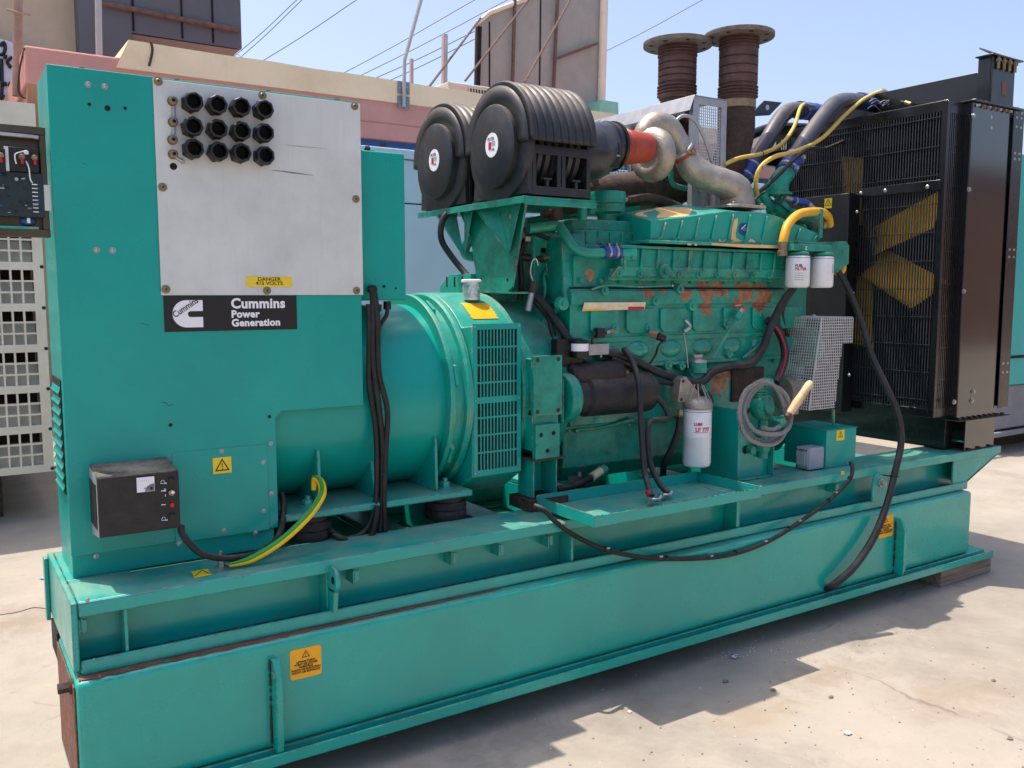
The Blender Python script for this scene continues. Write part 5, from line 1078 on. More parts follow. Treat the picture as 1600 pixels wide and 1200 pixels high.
# sender, relay and tag above the starter
m = MB('black_nylon'); p = at(906, 545, y=.26); m.lathe(p-Z*.035, Z, [(.034, 0), (.036, .01), (.036, .026)], 24); m.mat('ink_white').lathe(p-Z*.008, Z, [(.036, 0), (.036, .030)], 24); m.mat('black_nylon').lathe(p+Z*.0225, Z, [(.035, 0), (.034, .01), (.02, .014)], 24); m.box(p+V(-.1, .02, -.07), p+V(.03, .06, .04)); m.build('relay', G)
m = MB('galvanised'); a = at(920, 555, y=.27); b = at(951, 537, y=.27); m.box((a.x, .268, a.z), (b.x, .270, b.z)); m.build('tag_plate', G)
m = MB('rubber'); p = at(1015, 521, y=.30); m.mat('brass').hexn(p, p+V(.02, -.03, -.01), .018); m.mat('rubber'); m.cyl(p+V(.02, -.03, -.01), p+V(.05, -.045, -.025), .018, .014, 12); m.tube([p+V(.05, -.045, -.025), at(1029, 540, y=.26), at(1024, 555, y=.28), at(1012, 572, y=.3)], .005, 6); m.build('pressure_sender', G)
m = MB('galvanised'); p = at(953, 518, y=.3); m.tube([p, p+V(-.02, 0, -.005)], .008, 8, 0); m.mat('rubber').box(p+V(-.075, -.012, -.025), p+V(-.035, .012, .015)); m.mat('brass').hexn(p, p+V(.025, 0, .005), .010); m.build('oil_sensor', G)
m = MB('galvanised'); m.tube([at(825, 486, y=.42), at(831, 455, y=.42)], .013, 10, 0); m.mat('rust_dark').tube([at(831, 458, y=.42), at(834, 440, y=.42)], .017, 10, 0); m.mat('ink_white').tube([at(833, 440, y=.42), at(829, 425, y=.42), at(832, 408, y=.42), at(838, 405, y=.42), at(841, 415, y=.42)], .002, 5); m.build('speed_sensor', G)
# looms
cable('engine_loom', pp([(820, 452, .46), (845, 470, .42), (868, 500, .36), (888, 530, .31), (905, 552, .29)], .4), .018)
cable('engine_loom', pp([(835, 470, .44), (855, 492, .40), (862, 515, .37), (870, 540, .35)], .4), .012)
cable('engine_loom', pp([(930, 550, .3), (960, 553, .29), (990, 563, .28), (1020, 578, .28), (1060, 592, .28), (1095, 597, .28), (1115, 580, .28), (1140, 573, .28), (1170, 570, .28), (1190, 548, .28), (1205, 510, .27), (1222, 475, .26), (1240, 450, .27)], .3), .019, 'rubber_worn')
cable('engine_loom', pp([(955, 560, .28), (985, 572, .27), (1010, 590, .27), (1050, 600, .27), (1085, 603, .27), (1100, 618, .25)], .3), .010)
cable('red_hose', pp([(1198, 500, .30), (1212, 510, .28), (1224, 535, .27), (1226, 560, .26), (1218, 585, .25), (1212, 598, .24)], .3), .020, 'rubber_worn')
m = MB('red_hose'); m.tube([at(u, v, y=y-.019) for u, v, y in ((1205, 505, .29), (1216, 516, .28), (1226, 540, .27), (1227, 560, .26), (1218, 590, .25))], .006, 8, 6); m.build('hose_stripe', G)
# oil filler and dipstick
m = MB('teal_cast'); a = at(1090, 585, y=.30); m.cyl(a+V(0, .06, -.03), a+Z*.01, .05, .045); m.cyl(a+Z*.01, a+Z*.055, .041, seg=28); m.mat('zinc').lathe(a+Z*.056, Z, [(.043, 0), (.043, .01), (.036, .016), (.001, .017)], 28); m.prism([a+V(-.02, -.003, .073), a+V(.02, -.003, .073), a+V(.03, -.003, .09), a+V(-.03, -.003, .09)], (0, .004, 0)); m.build('oil_filler', G)
m = MB('teal_cast'); a = at(1113, 560, y=.29); b = at(1150, 498, y=.29); m.tube([a, b], .006, 8, 0); m.mat('teal_bright').cyl(b, b+(b-a).normalized()*.035, .014, .018, 14); m.mat('zinc').cyl(b+(b-a).normalized()*.035, b+(b-a).normalized()*.055, .013, seg=12); m.tube([b+V(-.01, 0, .06), b+V(.03, 0, .065)], .003, 6, 0); m.build('dipstick', G)
m = MB('zinc'); m.tube([at(1068, 520, y=.3), at(1072, 545, y=.3), at(1075, 575, y=.3)], .003, 5); m.tube([at(1070, 500, y=.31), at(1078, 510, y=.3), at(1068, 518, y=.3)], .008, 8); m.build('cap_chain', G)
# ---- oil filter
oc = at(1089, 690, y=.20); ozt = at(1089, 641, y=.14).z; ozb = at(1089, 734, y=.14).z; oH = ozt-ozb
m = MB('filter_white'); p = V(oc.x, .20, ozb); m.lathe(p, Z, [(.001, 0), (.05, .001), (.059, .008), (.062, .02), (.062, oH*.52), (.0625, oH*.525), (.062, oH*.53), (.062, oH-.012), (.058, oH-.004), (.05, oH)], 44); m.mat('rust_dark').lathe(p, Z, [(.0625, oH-.014), (.0625, oH-.012)], 44)
def curved2(m, txt, size, ang0, z, r, bold=.0004):
    t = MB('ink_black'); t.text(txt, size, (0, 0, 0), X, Z, bold)
    m.add([(p.x+(r+.0005-q[1])*math.sin(R(ang0)+q[0]/r), p.y-(r+.0005-q[1])*math.cos(R(ang0)+q[0]/r), z+q[2]) for q in t.v], t.f)
m.mat('ink_red'); curved2(m, 'LF 777', .024, -52, ozb+oH*.63, .0625, .0008); curved2(m, 'LUBE', .016, -58, ozb+oH*.73, .0625, .0009); curved2(m, '______', .022, -58, ozb+oH*.62, .0625, .0004); curved2(m, '\u25A0  \u2022 \u2022' if False else '- .', .02, 14, ozb+oH*.56, .0625)
olf = m.build('oil_filter', G)
m = MB('cast_aluminium'); m.lathe(p+Z*oH, Z, [(.064, .001), (.066, .012), (.06, .03), (.03, .05)], 32)
for k in range(8):
    a = R(k*45); m.prism([p+V(.06*math.cos(a), .06*math.sin(a), oH+.025), p+V(.02*math.cos(a), .02*math.sin(a), oH+.10), p+V(.02*math.cos(a+.15), .02*math.sin(a+.15), oH+.10), p+V(.06*math.cos(a+.1), .06*math.sin(a+.1), oH+.025)], (0, 0, .006))
q = p+Z*(oH+.03); m.prism([q+V(-.10, .02, 0), q+V(-.085, .02, .10), q+V(-.055, .02, .11), q+V(.03, .02, .03), q+V(.02, .02, -.01)], (0, .05, 0)); m.mat('rust_dark'); m.dome(q+V(-.07, .02, .09), -Y, .008, .004); m.dome(q+V(-.08, .02, .01), -Y, .008, .004); m.build('filter_head', olf, .004)
m = MB('brass'); a = at(1062, 640, y=.2); m.hexn(a, a-Z*.03, .016); m.hexn(a-Z*.035, a-Z*.06, .014); m.build('hose_fitting', olf)
cable('oil_hose', pp([(1062, 648, .2), (1060, 672, .2), (1050, 700, .22), (1038, 725, .26), (1036, 742, .3)], .2), .015)
# ---- battery cables and clamps lying in the tray
b1 = cable('battery_cable', pp([(975, 545, .28), (988, 565, .22), (998, 600, .16), (1001, 650, .13), (1004, 700, .10), (1008, 740, .07), (1018, 775, .0, )], .2), .0125, 'rubber_worn')
b2 = cable('battery_cable', pp([(970, 590, .26), (1000, 605, .22), (1030, 625, .19), (1043, 645, .18), (1040, 655, .18), (1020, 657, .18), (1013, 668, .17), (1013, 700, .15), (1018, 730, .12), (1030, 755, .08), (1043, 770, .04)], .2), .0125, 'rubber_worn')
m = MB('zinc')
for (u, v, y) in ((1023, 781, -.02), (1040, 774, .02)):
    p = at(u, v, y=y); m.torus(p, V(.2, .3, 1), .016, .007, 18, 8); m.box(p+V(-.03, -.01, -.006), p+V(.0, .012, .006)); m.hexn(p+V(-.028, .0, -.012), p+V(-.028, 0, .014), .007); m.cyl(p+V(.02, .0, -.004), p+V(.045, .012, .008), .006, seg=8)
m.mat('ink_red'); p = at(1016, 774, y=.01); m.cyl(p, p+V(-.006, .01, .02), .014, seg=12); m.build('battery_clamp', G)
# ---- drip tray
tx0, tx1, ty0, ty1, tz = 1.69, 2.565, -.145, .215, .705
m = MB('teal_skid'); m.box((tx0, ty0, tz), (tx1, ty1, tz+.004)); m.box((tx0, ty0-.004, tz), (tx1, ty0, tz+.042)); m.box((tx0, ty1, tz), (tx1, ty1+.004, tz+.050)); m.box((tx0-.004, ty0-.003, tz), (tx0, ty1+.003, tz+.046)); m.box((tx1, ty0-.003, tz), (tx1+.004, ty1+.003, tz+.046)); tr = m.build('drip_tray', G, .0015)
m = MB('rust_dark'); random.seed(3)
for i in range(60): x = random.uniform(tx0, tx1); m.sphere((x, ty0-.002, tz+.042), random.uniform(.0012, .003), 6, (2.5, 1, .6))
m.build('edge_rust', tr)
m = MB('galvanised'); p = at(1012, 800, z=.711); m.tube([at(1098, 758, z=.712), at(1115, 765, z=.712), at(1135, 768, z=.712)], .002, 5); m.build('wire_scrap', tr)
# ---- hand pump on its bracket
px0 = at(1151, 740, y=.17).x; px1 = at(1208, 730, y=.17).x
m = MB('teal_skid'); pz1 = at(1151, 640, y=.17).z; m.box((px0, .165, zt+.0005), (px0+.012, .40, pz1)); m.box((px0+.013, .20, zt+.0005), (px1, .206, pz1-.11)); m.box((px1-.006, .165, zt+.0005), (px1, .199, pz1-.12)); m.box((px0+.013, .165, zt+.001), (px1, .1995, zt+.006)); hpb = m.build('pump_bracket', G, .003)
m = MB('teal_cast'); pc = at(1192, 636, y=.17)
m.lathe(pc+Y*.03, -Y, [(.055, 0), (.06, .008), (.06, .04), (.054, .05), (.03, .056), (.028, .075), (.012, .078)], 32); q = at(1187, 615, y=.18)
for k, zz_ in enumerate((-.012, 0, .012)): m.lathe(q+Z*zz_, Z, [(.032, 0), (.032, .006)], 20)
m.tube([q-Z*.05, q+Z*.02, at(1190, 597, y=.18), at(1205, 597, y=.18)], .018, 14, 5); m.cyl(at(1192, 655, y=.18), at(1192, 715, y=.18), .022, seg=18); m.hexn(at(1192, 690, y=.17), at(1192, 704, y=.17), .034)
m.cyl(at(1205, 655, y=.13), at(1222, 660, y=.06), .018, .016, 14); m.hexn(at(1213, 657, y=.09), at(1224, 661, y=.05), .022)
hp = m.build('hand_pump', G, .0)
for k in range(6):
    a = R(k*60); c_ = pc+V(.046*math.cos(a), -.02, .046*math.sin(a)); m = MB('teal_cast'); m.hexn(c_, c_-Y*.008, .007); m.build('bolt', hp)
m = MB('dark_void'); p = at(1165, 703, y=.199); m.lathe(p, -Y, [(.02, 0), (.02, .001)], 18); m.mat('teal_cast'); m.lathe(p+X*.02, -Y, [(.018, 0), (.018, .03)], 18); m.build('drain_union', hpb)
a = at(1232, 648, y=.04); b = at(1267, 597, y=.04); d = (b-a)
m = MB('wood'); m.lathe(a, d, [(.0135, 0), (.018, .02), (.0195, d.length*.35), (.018, d.length*.6), (.0185, d.length*.93), (.012, d.length)], 24); hw = m.build('wooden_handle', hp)
m = MB('rust_pipe'); m.lathe(a-d.normalized()*.022, d, [(.012, 0), (.018, .005), (.018, .026)], 20); m.mat('teal_cast'); m.tube([at(1218, 660, y=.07), at(1225, 653, y=.05), a], [.010, .008, .009], 10); m.tube([at(1214, 655, y=.08), at(1222, 650, y=.055), a-d.normalized()*.01], [.008, .006, .007], 10); m.build('lever', hp)
# clear hose coil hung over the pump
HC = thing('hose_coil', at(1197, 645, y=.12), 'coiled clear plastic hose hung over the hand pump', 'hose')
loops = [[(1182, 598, .10), (1163, 614, .09), (1155, 648, .08), (1166, 682, .07), (1194, 695, .06), (1217, 689, .06), (1229, 664, .07), (1222, 625, .09)],
         [(1206, 600, .10), (1184, 597, .11), (1168, 616, .11), (1163, 646, .10), (1177, 671, .07), (1202, 679, .04), (1227, 674, .04), (1236, 652, .06), (1228, 618, .08)],
         [(1209, 603, .10), (1190, 601, .13), (1171, 622, .14), (1160, 655, .13), (1172, 680, .11), (1196, 690, .09), (1214, 682, .08)]]
pts = [at(u, v, y=y) for L_ in loops for (u, v, y) in L_]
m = MB('clear_hose'); m.tube(pts, .0105, 12, 7); m.build('hose', HC)
m = MB('clear_hose'); pts = [at(1192, 668, y=.06), at(1206, 672, y=.06), at(1218, 666, y=.06)] if True else [at(1196+34*math.cos(R(t)), 652+40*math.sin(R(t)), y=.15+.04*math.cos(R(t))) for t in range(-150, 215, 25)]; m.tube(pts, .0115, 12, 5); m.build('hose_tail', HC)
# ---- charging alternator, belt guard
m = MB('cast_aluminium'); c = at(1230, 612, y=.30); m.lathe(c, X, [(.03, -.05), (.075, -.045), (.08, .0), (.08, .05), (.06, .06)], 28); m.mat('rust_dark').lathe(c+X*.06, X, [(.07, 0), (.07, .03), (.05, .03), (.07, .05)], 28); m.mat('cast_aluminium'); m.box(c+V(-.06, -.04, -.11), c+V(.04, .0, -.04)); m.mat('rust_dark').dome(c+V(-.02, -.04, -.075), -Y, .012, .006); m.build('charging_alternator', G)
A0 = at(1284, 497, y=.16); A1 = at(1333, 497, y=.16); A2 = at(1333, 536, y=.16); A3 = at(1316, 538, y=.16); A4 = at(1304, 638, y=.16); A5 = at(1264, 641, y=.16); B0 = at(1222, 481, y=.50); 
gyb = .16+(at(1224, 480, x=A0.x).y-.16)
m = MB('mesh_silver')
# front face with slanted sides, mesh bars clipped to the outline
poly = [A0, A1, A2, A3, A4, A5]
def xr_at(z):
    if z > A2.z: return A1.x
    f = (A3.z-z)/(A3.z-A4.z); return A3.x+(A4.x-A3.x)*max(0, min(1, f))
def xl_at(z): f = (A0.z-z)/(A0.z-A5.z); return A0.x+(A5.x-A0.x)*f
pit = .0140; th = .0035
z = A5.z+.001
while z <= A0.z+.001: m.box((xl_at(z), .16, z-th/2), (xr_at(z), .1625, z+th/2)); z += pit
x = xl_at(A5.z)
while x < A1.x:
    zlo = A5.z; 
    if x > A4.x and x > A3.x: zlo = A2.z
    elif x > A4.x: zlo = A3.z-(A3.x-x)/(A3.x-A4.x)*(A3.z-A4.z)
    zhi = A0.z if x >= A0.x else A5.z+(x-A5.x)/(A0.x-A5.x)*(A0.z-A5.z)
    if zhi > zlo: m.box((x-th/2, .1585, zlo), (x+th/2, .1605, zhi))
    x += pit
bg_ = m.build('belt_guard', G)
m = MB('mesh_silver'); dpth = .36   # left side
z = A5.z+.001
while z <= A0.z+.001:
    x = xl_at(z); m.box((x-.001, .163, z-th/2), (x+.0015, .16+dpth, z+th/2)); z += pit
y = .163
while y < .16+dpth:
    m.prism([(A5.x, y-th/2, A5.z), (A5.x, y+th/2, A5.z), (A0.x, y+th/2, A0.z), (A0.x, y-th/2, A0.z)], (-.0022, 0, 0)); y += pit
m.tube([A0, A5], .0035, 6, 0); m.build('guard_side', bg_)
m = MB('mesh_silver'); x = A0.x   # top, stepping down to the right
while x < A1.x: m.box((x-th/2, .163, A0.z-.001), (x+th/2, .16+dpth, A0.z+.0012)); x += pit
y = .163
while y < .16+dpth: m.box((A0.x, y-th/2, A0.z+.0013), (A1.x, y+th/2, A0.z+.003)); y += pit
m.dome(((A0.x+A1.x)/2, .3, A0.z+.003), Z, .012, .01); m.build('guard_top', bg_)
m = MB('teal_cast'); m.lathe((A0.x+.06, .34, 1.28), X, [(.10, 0), (.10, .02), (.06, .025), (.1, .05), (.1, .07)], 28); m.lathe((A0.x+.06, .34, 1.08), X, [(.06, 0), (.06, .02), (.04, .025), (.06, .05)], 28); m.build('pulley', G)
m = MB('teal_cast'); m.cyl(at(1302, 640, y=.17), at(1302, 665, y=.2), .008, seg=8); m.build('guard_stay', bg_)
# ---- small green box with switch on the rail
q0 = V(3.36, .145, zt); bz = at(1295, 672, y=.145).z
m = MB('teal_sheet'); m.box((3.355, .145, zt+.0005), (3.585, .40, bz-.004)); m.box((3.350, .140, bz-.0035), (3.590, .405, bz)); hb_ = m.build('heater_box', G, .003)
m = MB('sticker_yellow'); a = at(1307, 689, y=.143); b = at(1320, 671, y=.143); m.box((a.x, .1435, a.z), (b.x, .1445, b.z)); m.mat('ink_black'); tri(m, ((a.x+b.x)/2, .1434, (a.z+b.z)/2), .021, X, Z, -Y, bolt_=True); m.build('warning_sticker', hb_)
for u in (1296, 1323): m = MB('zinc'); p = at(u, 729-(u-1296)*.17, y=.145); p.y = .145; m.bolt(p, -Y, .006, .005); m.build('bolt', hb_)
hole('knockout', 1276, 681, .012, .25, hb_)
m = MB('grey_plastic'); a = at(1250, 724, y=.17); sz = .085; sx0 = 3.355-.003
m.box((sx0-.11, .15, zt+.004), (sx0, .235, zt+.112)); sw = m.build('isolator_switch', G, .008, 3)
m = MB('grey_plastic'); m.box((sx0-.117, .158, zt+.010), (sx0-.1105, .228, zt+.106)); m.box((sx0-.125, .168, zt+.024), (sx0-.1175, .218, zt+.09)); m.build('switch_face', sw, .006, 3)
m = MB('dark_void')
for yy in (.165, .222):
    for z_ in (.017, .1): m.lathe((sx0-.1172, yy, zt+z_), -X, [(.004, 0), (.004, .001)], 10)
m.box((sx0-.118, .18, zt+.097), (sx0-.1172, .21, zt+.103)); m.build('screw', sw)
for u, v, rw in ((1012, 800, 0),): pass
# ---- hanging cables in front of the skid
cable('skid_cable', pp([(835, 790, .06), (850, 797, .03), (868, 815, .02), (900, 838, .02), (950, 860, .015), (1010, 871, -.01), (1075, 873, -.014), (1140, 867, -.014), (1200, 846, -.012), (1255, 812, .0), (1300, 778, .015), (1327, 750, .0), (1332, 733, .01), (1329, 722, .03)], 0), .0095, ties=(.3, .42, .55, .66, .76, .86))
m = MB('galvanised'); 
for (u, v, y) in ((878, 820, .018), (948, 859, .015), (1031, 872, -.012), (1110, 871, -.014), (1195, 848, -.012), (1248, 816, .0), (1305, 772, .015)):
    p = at(u, v-3, y=y); m.box(p+V(-.008, -.010, -.003), p+V(.008, .004, .004))
m.build('cable_clip', G)
m = MB('rubber_worn'); m.tube(pp([(1310, 425, .25), (1325, 450, .22), (1345, 500, .18), (1362, 555, .12), (1385, 605, .06), (1402, 645, .02), (1408, 690, .0), (1398, 740, -.02), (1385, 790, -.035), (1365, 840, -.045), (1335, 885, -.05), (1305, 912, -.04), (1290, 920, .0)], 0), [.0155]*4+[.0165]*5+[.018, .018, .0175, .015], 18, 8); dh = m.build('drain_hose', G)
m = MB('black_nylon'); p = at(1397, 745, y=-.02); m.lathe(p, V(.1, .0, 1), [(.0225, 0), (.0225, .006)], 14); m.tube([p, at(1380, 742, y=.03)], .004, 6, 0); m.build('cable_tie', dh)
cable('breather_hose', pp([(715, 333, .8), (700, 333, .82), (690, 350, .83), (690, 375, .83), (705, 400, .8), (725, 425, .75), (738, 440, .7)], .8), .014, 'rubber_worn')
m = MB('teal_bright'); m.tube([at(738, 372, y=.9), at(728, 385, y=.92), at(728, 398, y=.92), at(745, 402, y=.88)], .022, 12); m.build('return_pipe', G)
m = MB('teal_bright'); 
p0 = [(1.66+.0, YC+.31, 1.50), (1.66, YC+.29, 1.58), (1.66, YC+.2, 1.63), (1.66, YC+.02, 1.63), (1.66, YC+.0, 1.50)]
m.prism(p0, (.10, 0, 0)); m.mat('dark_void')
for k in range(3): m.box((1.658, YC+.22-k*.07, 1.575), (1.661, YC+.232-k*.07, 1.62))
m.build('barring_cover', G, .006)
# jar of foil-like plastic standing on the alternator
jp = at(729, 471, y=.60); jz = 1.547
jx = at(729, 471, y=.62)
JT = thing('plastic_jar', (1.56, .50, AZ+math.sqrt(.405**2-.14**2)), 'crumpled clear plastic jar standing on the alternator air outlet', 'jar')
jb_ = WL[JT.name]
m = MB('foil'); m.lathe(jb_-Z*.006, Z, [(.001, 0), (.034, .001), (.036, .01), (.034, .03), (.037, .05), (.035, .07), (.037, .075)], 24); m.build('jar_body', JT)
m = MB('ink_white'); m.lathe(jb_+Z*.067, Z, [(.041, 0), (.041, .008), (.037, .011), (.001, .012)], 24); m.build('jar_lid', JT)
# fittings seen low behind the tray
m = MB('teal_cast'); m.sphere(at(960, 722, y=.5), .05, 16); m.mat('zinc'); p = at(905, 745, y=.35); m.box(p+V(-.03, 0, -.04), p+V(.02, .04, .0)); m.cyl(p, p+Z*.02, .01, seg=8); m.build('drain_valve', G)
cable('drain_pipe', pp([(870, 765, .3), (895, 760, .3), (925, 745, .32), (940, 735, .34)], .3), .016, 'rubber')
m = MB('data_plate'); m.cyl(at(925, 745, y=.31), at(938, 736, y=.33), .0185, seg=14); m.mat('teal_bright').cyl(at(938, 736, y=.33), at(944, 733, y=.34), .022, seg=14); m.build('hose_fitting', G)
m = MB('brass'); m.hexn(at(858, 410, y=.5), at(870, 410, y=.5), .018); m.box(at(845, 395, y=.5), at(862, 388, y=.5)+Y*.02); m.hexn(at(848, 402, y=.48), at(856, 402, y=.48), .012); m.tube([at(853, 412, y=.48), at(855, 432, y=.48), at(860, 440, y=.48)], .003, 6); m.mat('rubber').tube([at(800, 400, y=.55), at(850, 405, y=.5)], .016, 10, 0); m.build('sensor_fitting', G)
m = MB('teal_cast'); m.box((1.86, .50, 1.40), (2.0, .85, 1.80)); m.cyl(at(825, 420, y=.6), at(905, 420, y=.6), .10); m.prism([(1.91, ey0+.01, 1.50), (2.03, ey0+.01, 1.50), (2.03, ey0+.03, 1.80), (1.93, ey0+.06, 1.78)], (0, .3, 0)); m.build('rear_gear_housing', G, .01)

for k, (L_, r_, mt) in enumerate((
    ([(812, 470, .5), (815, 440, .5), (812, 400, .52), (822, 372, .52)], .013, 'rubber'), ([(846, 480, .46), (852, 452, .46), (850, 430, .48), (862, 418, .48)], .008, 'teal_cast'),
    ([(876, 470, .42), (884, 452, .42), (884, 425, .44)], .007, 'rubber'), ([(808, 356, .5), (840, 366, .5), (868, 380, .48), (872, 402, .46)], .010, 'rubber'),
    ([(925, 452, .31), (950, 446, .3), (1000, 448, .3), (1050, 446, .3)], .0045, 'teal_cast'), ([(905, 560, .31), (925, 570, .3), (955, 566, .3), (975, 572, .3)], .009, 'rubber'),
    ([(930, 520, .3), (925, 535, .29), (938, 556, .28)], .005, 'rubber'), ([(1018, 575, .3), (1000, 582, .29), (985, 578, .28), (968, 585, .26)], .008, 'rubber_worn'),
    ([(1105, 612, .26), (1112, 625, .24), (1108, 640, .22)], .009, 'rubber'), ([(1235, 460, .3), (1222, 490, .32), (1232, 530, .33), (1245, 560, .34)], .010, 'rubber'),
    ([(990, 655, .33), (970, 660, .34), (940, 668, .36), (900, 672, .38)], .008, 'teal_cast'), ([(1160, 560, .3), (1185, 540, .31), (1205, 520, .33)], .007, 'teal_cast'),
    ([(1195, 300, .46), (1180, 312, .45), (1188, 326, .44)], .006, 'rubber'), ([(1245, 345, .42), (1262, 352, .40), (1270, 368, .38)], .006, 'rubber'))):
    m = MB(mt); m.tube([at(u, v, y=y) for u, v, y in L_], r_, 10, 6); e_ = at(*L_[-1][:2], y=L_[-1][2]); m.mat('zinc').hexn(e_-V(r_, 0, 0), e_+V(r_, 0, 0), r_*1.5); m.build('small_pipe', G)
m = MB('teal_block'); m.box((1.94, .40, 1.26), (1.99, .46, 1.55)); m.hexn((1.93, .42, 1.47), (1.91, .42, 1.47), .016); m.hexn((1.93, .42, 1.35), (1.91, .42, 1.35), .016); m.build('end_plate', blk, .006)

# ================================================================== radiator
RX = 4.17; rz0, rz1 = .885, 2.535; ry0, ry1 = .10, 1.22
RAD = MB('radiator_panel'); RAD.box((4.322, .058, .873), (4.69, .062, 2.535)); RAD.box((4.322, .0625, .873), (4.326, .12, 2.535)); RAD = RAD.build('radiator', G, .002)
m = MB('radiator_panel'); m.box((4.322, 1.258, .873), (4.69, 1.262, 2.535)); m.build('side_panel', RAD, .002)
m = MB('black_paint')
m.box((4.692, .07, .90), (4.698, 1.25, 2.53)); m.box((4.70, .045, .905), (4.806, .05, 2.53)); m.box((4.80, .051, .905), (4.806, 1.27, 2.53)); m.box((4.335, .075, 2.47), (4.69, 1.245, 2.53)); m.box((4.335, .075, .875), (4.69, 1.245, .93)); m.build('radiator_frame', RAD, .003)
m = MB('zinc')
for z in (2.49, 2.44, 2.30, 2.27, 1.78, 1.74, 1.15, 1.1): 
    for x in (4.72, 4.765): m.prism([(x, .0445, z), (x+.018, .0445, z), (x+.018, .0445, z+.012), (x, .0445, z+.012)], (0, -.001, 0))
m.build('slot_row', RAD)
for (u, v) in ((1549, 183), (1549, 200)): p = at(u, v, y=.058); m = MB('zinc'); m.lathe(p, -Y, [(.010, 0), (.010, .001)], 14); m.build('hole', RAD)
for (u, v) in ((1520, 181), (1513, 296), (1505, 455), (1520, 612), (1518, 626), (1490, 628)): p = at(u, v, y=.058); m = MB('zinc'); m.bolt(p, -Y, .010, .008); m.build('bolt', RAD)
m = MB('black_paint'); m.box((4.31, .035, 2.5365), (4.83, .13, 2.546)); m.build('top_flange', RAD, .002)
for i in range(9):
    x = 4.36+i*.052; m = MB('brass' if i % 2 else 'zinc'); m.hexn((x, .075, 2.547), (x, .075, 2.559), .011); m.cyl((x, .075, 2.50), (x, .075, 2.536), .008, seg=8); m.hexn((x, .052, 2.515), (x, .052, 2.527), .012); m.build('bolt', RAD)
for i in range(9): m = MB('rust_dark'); x = 4.34+i*.052; m.hexn((x, .05, .866), (x, .05, .878), .010); m.build('bolt', RAD)
m = MB('rust_dark'); m.box((4.30, .03, .862), (4.81, .13, .8655)); m.build('bottom_flange', RAD)
m = MB('radiator_panel'); m.box((4.41, .058, zt+.004), (4.70, .066, .861)); m.box((4.41, 1.25, zt+.004), (4.70, 1.258, .861)); m.box((4.695, .067, zt+.004), (4.70, 1.249, .861)); m.mat('rust_dark'); m.box((4.39, .05, zt+.0005), (4.74, .2, zt+.0035)); m.build('foot', RAD, .002)
for x in (4.45, 4.55, 4.66): m = MB('rust_dark'); m.hexn((x, .05, zt+.003), (x, .05, zt+.012), .012); m.build('bolt', RAD)
m = MB('black_paint'); m.box((3.98, .12, zt-.008), (4.02, 1.2, .84)) if False else None
m.box((4.33, .125, zt+.008), (4.400, 1.24, .862)); m.build('lower_crossmember', RAD, .002)
# fan guard : frame + slats
m = MB('black_paint'); fw_ = .035; gxs = RX
m.box((RX, ry0, rz0), (RX+.004, ry0+fw_, rz1)); m.box((RX, ry1-fw_, rz0), (RX+.004, ry1, rz1)); m.box((RX+.0003, ry0+fw_, rz1-.05), (RX+.004, ry1-fw_, rz1)); m.box((RX+.0003, ry0+fw_, rz0), (RX+.004, ry1-fw_, rz0+.045))
m.box((RX, ry0-.0005, rz0), (RX+.025, ry0+.003, rz1)); m.box((RX+.165, ry0-.0005, rz0), (RX+.19, ry0+.003, rz1)); m.box((RX+.025, ry0-.0003, rz1-.06), (RX+.165, ry0+.003, rz1)); m.box((RX+.025, ry0-.0003, rz0), (RX+.165, ry0+.003, rz0+.05))
m.box((RX, ry0, rz1), (RX+.19, ry1, rz1+.003)); m.box((RX-.006, ry0+.02, 2.085), (RX-.0005, .60, 2.135)); fg = m.build('fan_guard', RAD, .002)
surf('grille_grey', lin((56, 59, 65)), .4, var=.2, vs=20, metal=.2)
m = MB('grille_grey'); y = ry0+fw_+.008
while y < ry1-fw_: m.prism([(RX+.001, y, rz0+.045), (RX+.001, y+.0055, rz0+.045), (RX+.010, y+.0075, rz0+.045), (RX+.010, y+.0025, rz0+.045)], (0, 0, rz1-rz0-.095)); y += .0165
for k in range(11): z = rz0+.09+k*.148; m.mat('zinc' if False else 'ink_grey') if False else None; m.box((RX-.003, ry0+fw_, z), (RX+.0008, ry1-fw_, z+.004))
m.build('grille_bars', RAD)
m = MB('black_paint')
for k in range(8): x = RX+.03+k*.017; m.box((x, ry0+.0, rz0+.05), (x+.010, ry0+.0025, rz1-.06)) if k < 8 else None
for k in range(9): z = rz0+.2+k*.17; m.box((RX+.03, ry0-.0012, z), (RX+.16, ry0+.0, z+.004))
m.build('side_grille', RAD)
m = MB('black_paint'); bx0 = RX-.10; m.box((bx0, .60, rz0-.02), (RX-.008, 1.18, 2.105)); bxp = m.build('drive_cover', RAD, .003)
m = MB('sticker_yellow'); a = at(1288, 326, x=bx0-.001); b = at(1300, 309, x=bx0-.001); m.box((bx0-.0015, min(a.y, b.y), min(a.z, b.z)), (bx0-.0005, max(a.y, b.y), max(a.z, b.z))); m.mat('ink_black'); tri(m, (bx0-.0016, (a.y+b.y)/2, (a.z+b.z)/2), .026, -Y, Z, -X); m.build('warning_sticker', bxp)
for (u, v) in ((1339, 331), (1333, 458), (1327, 586)): p = at(u, v, x=bx0); m = MB('zinc'); m.dome(p, -X, .009, .006); m.build('bolt', bxp)
for (u, v) in ((1345, 302), (1383, 298), (1449, 292)): p = at(u, v, x=RX-.006); m = MB('zinc'); m.dome(p, -X, .012, .008); m.build('bolt', fg)
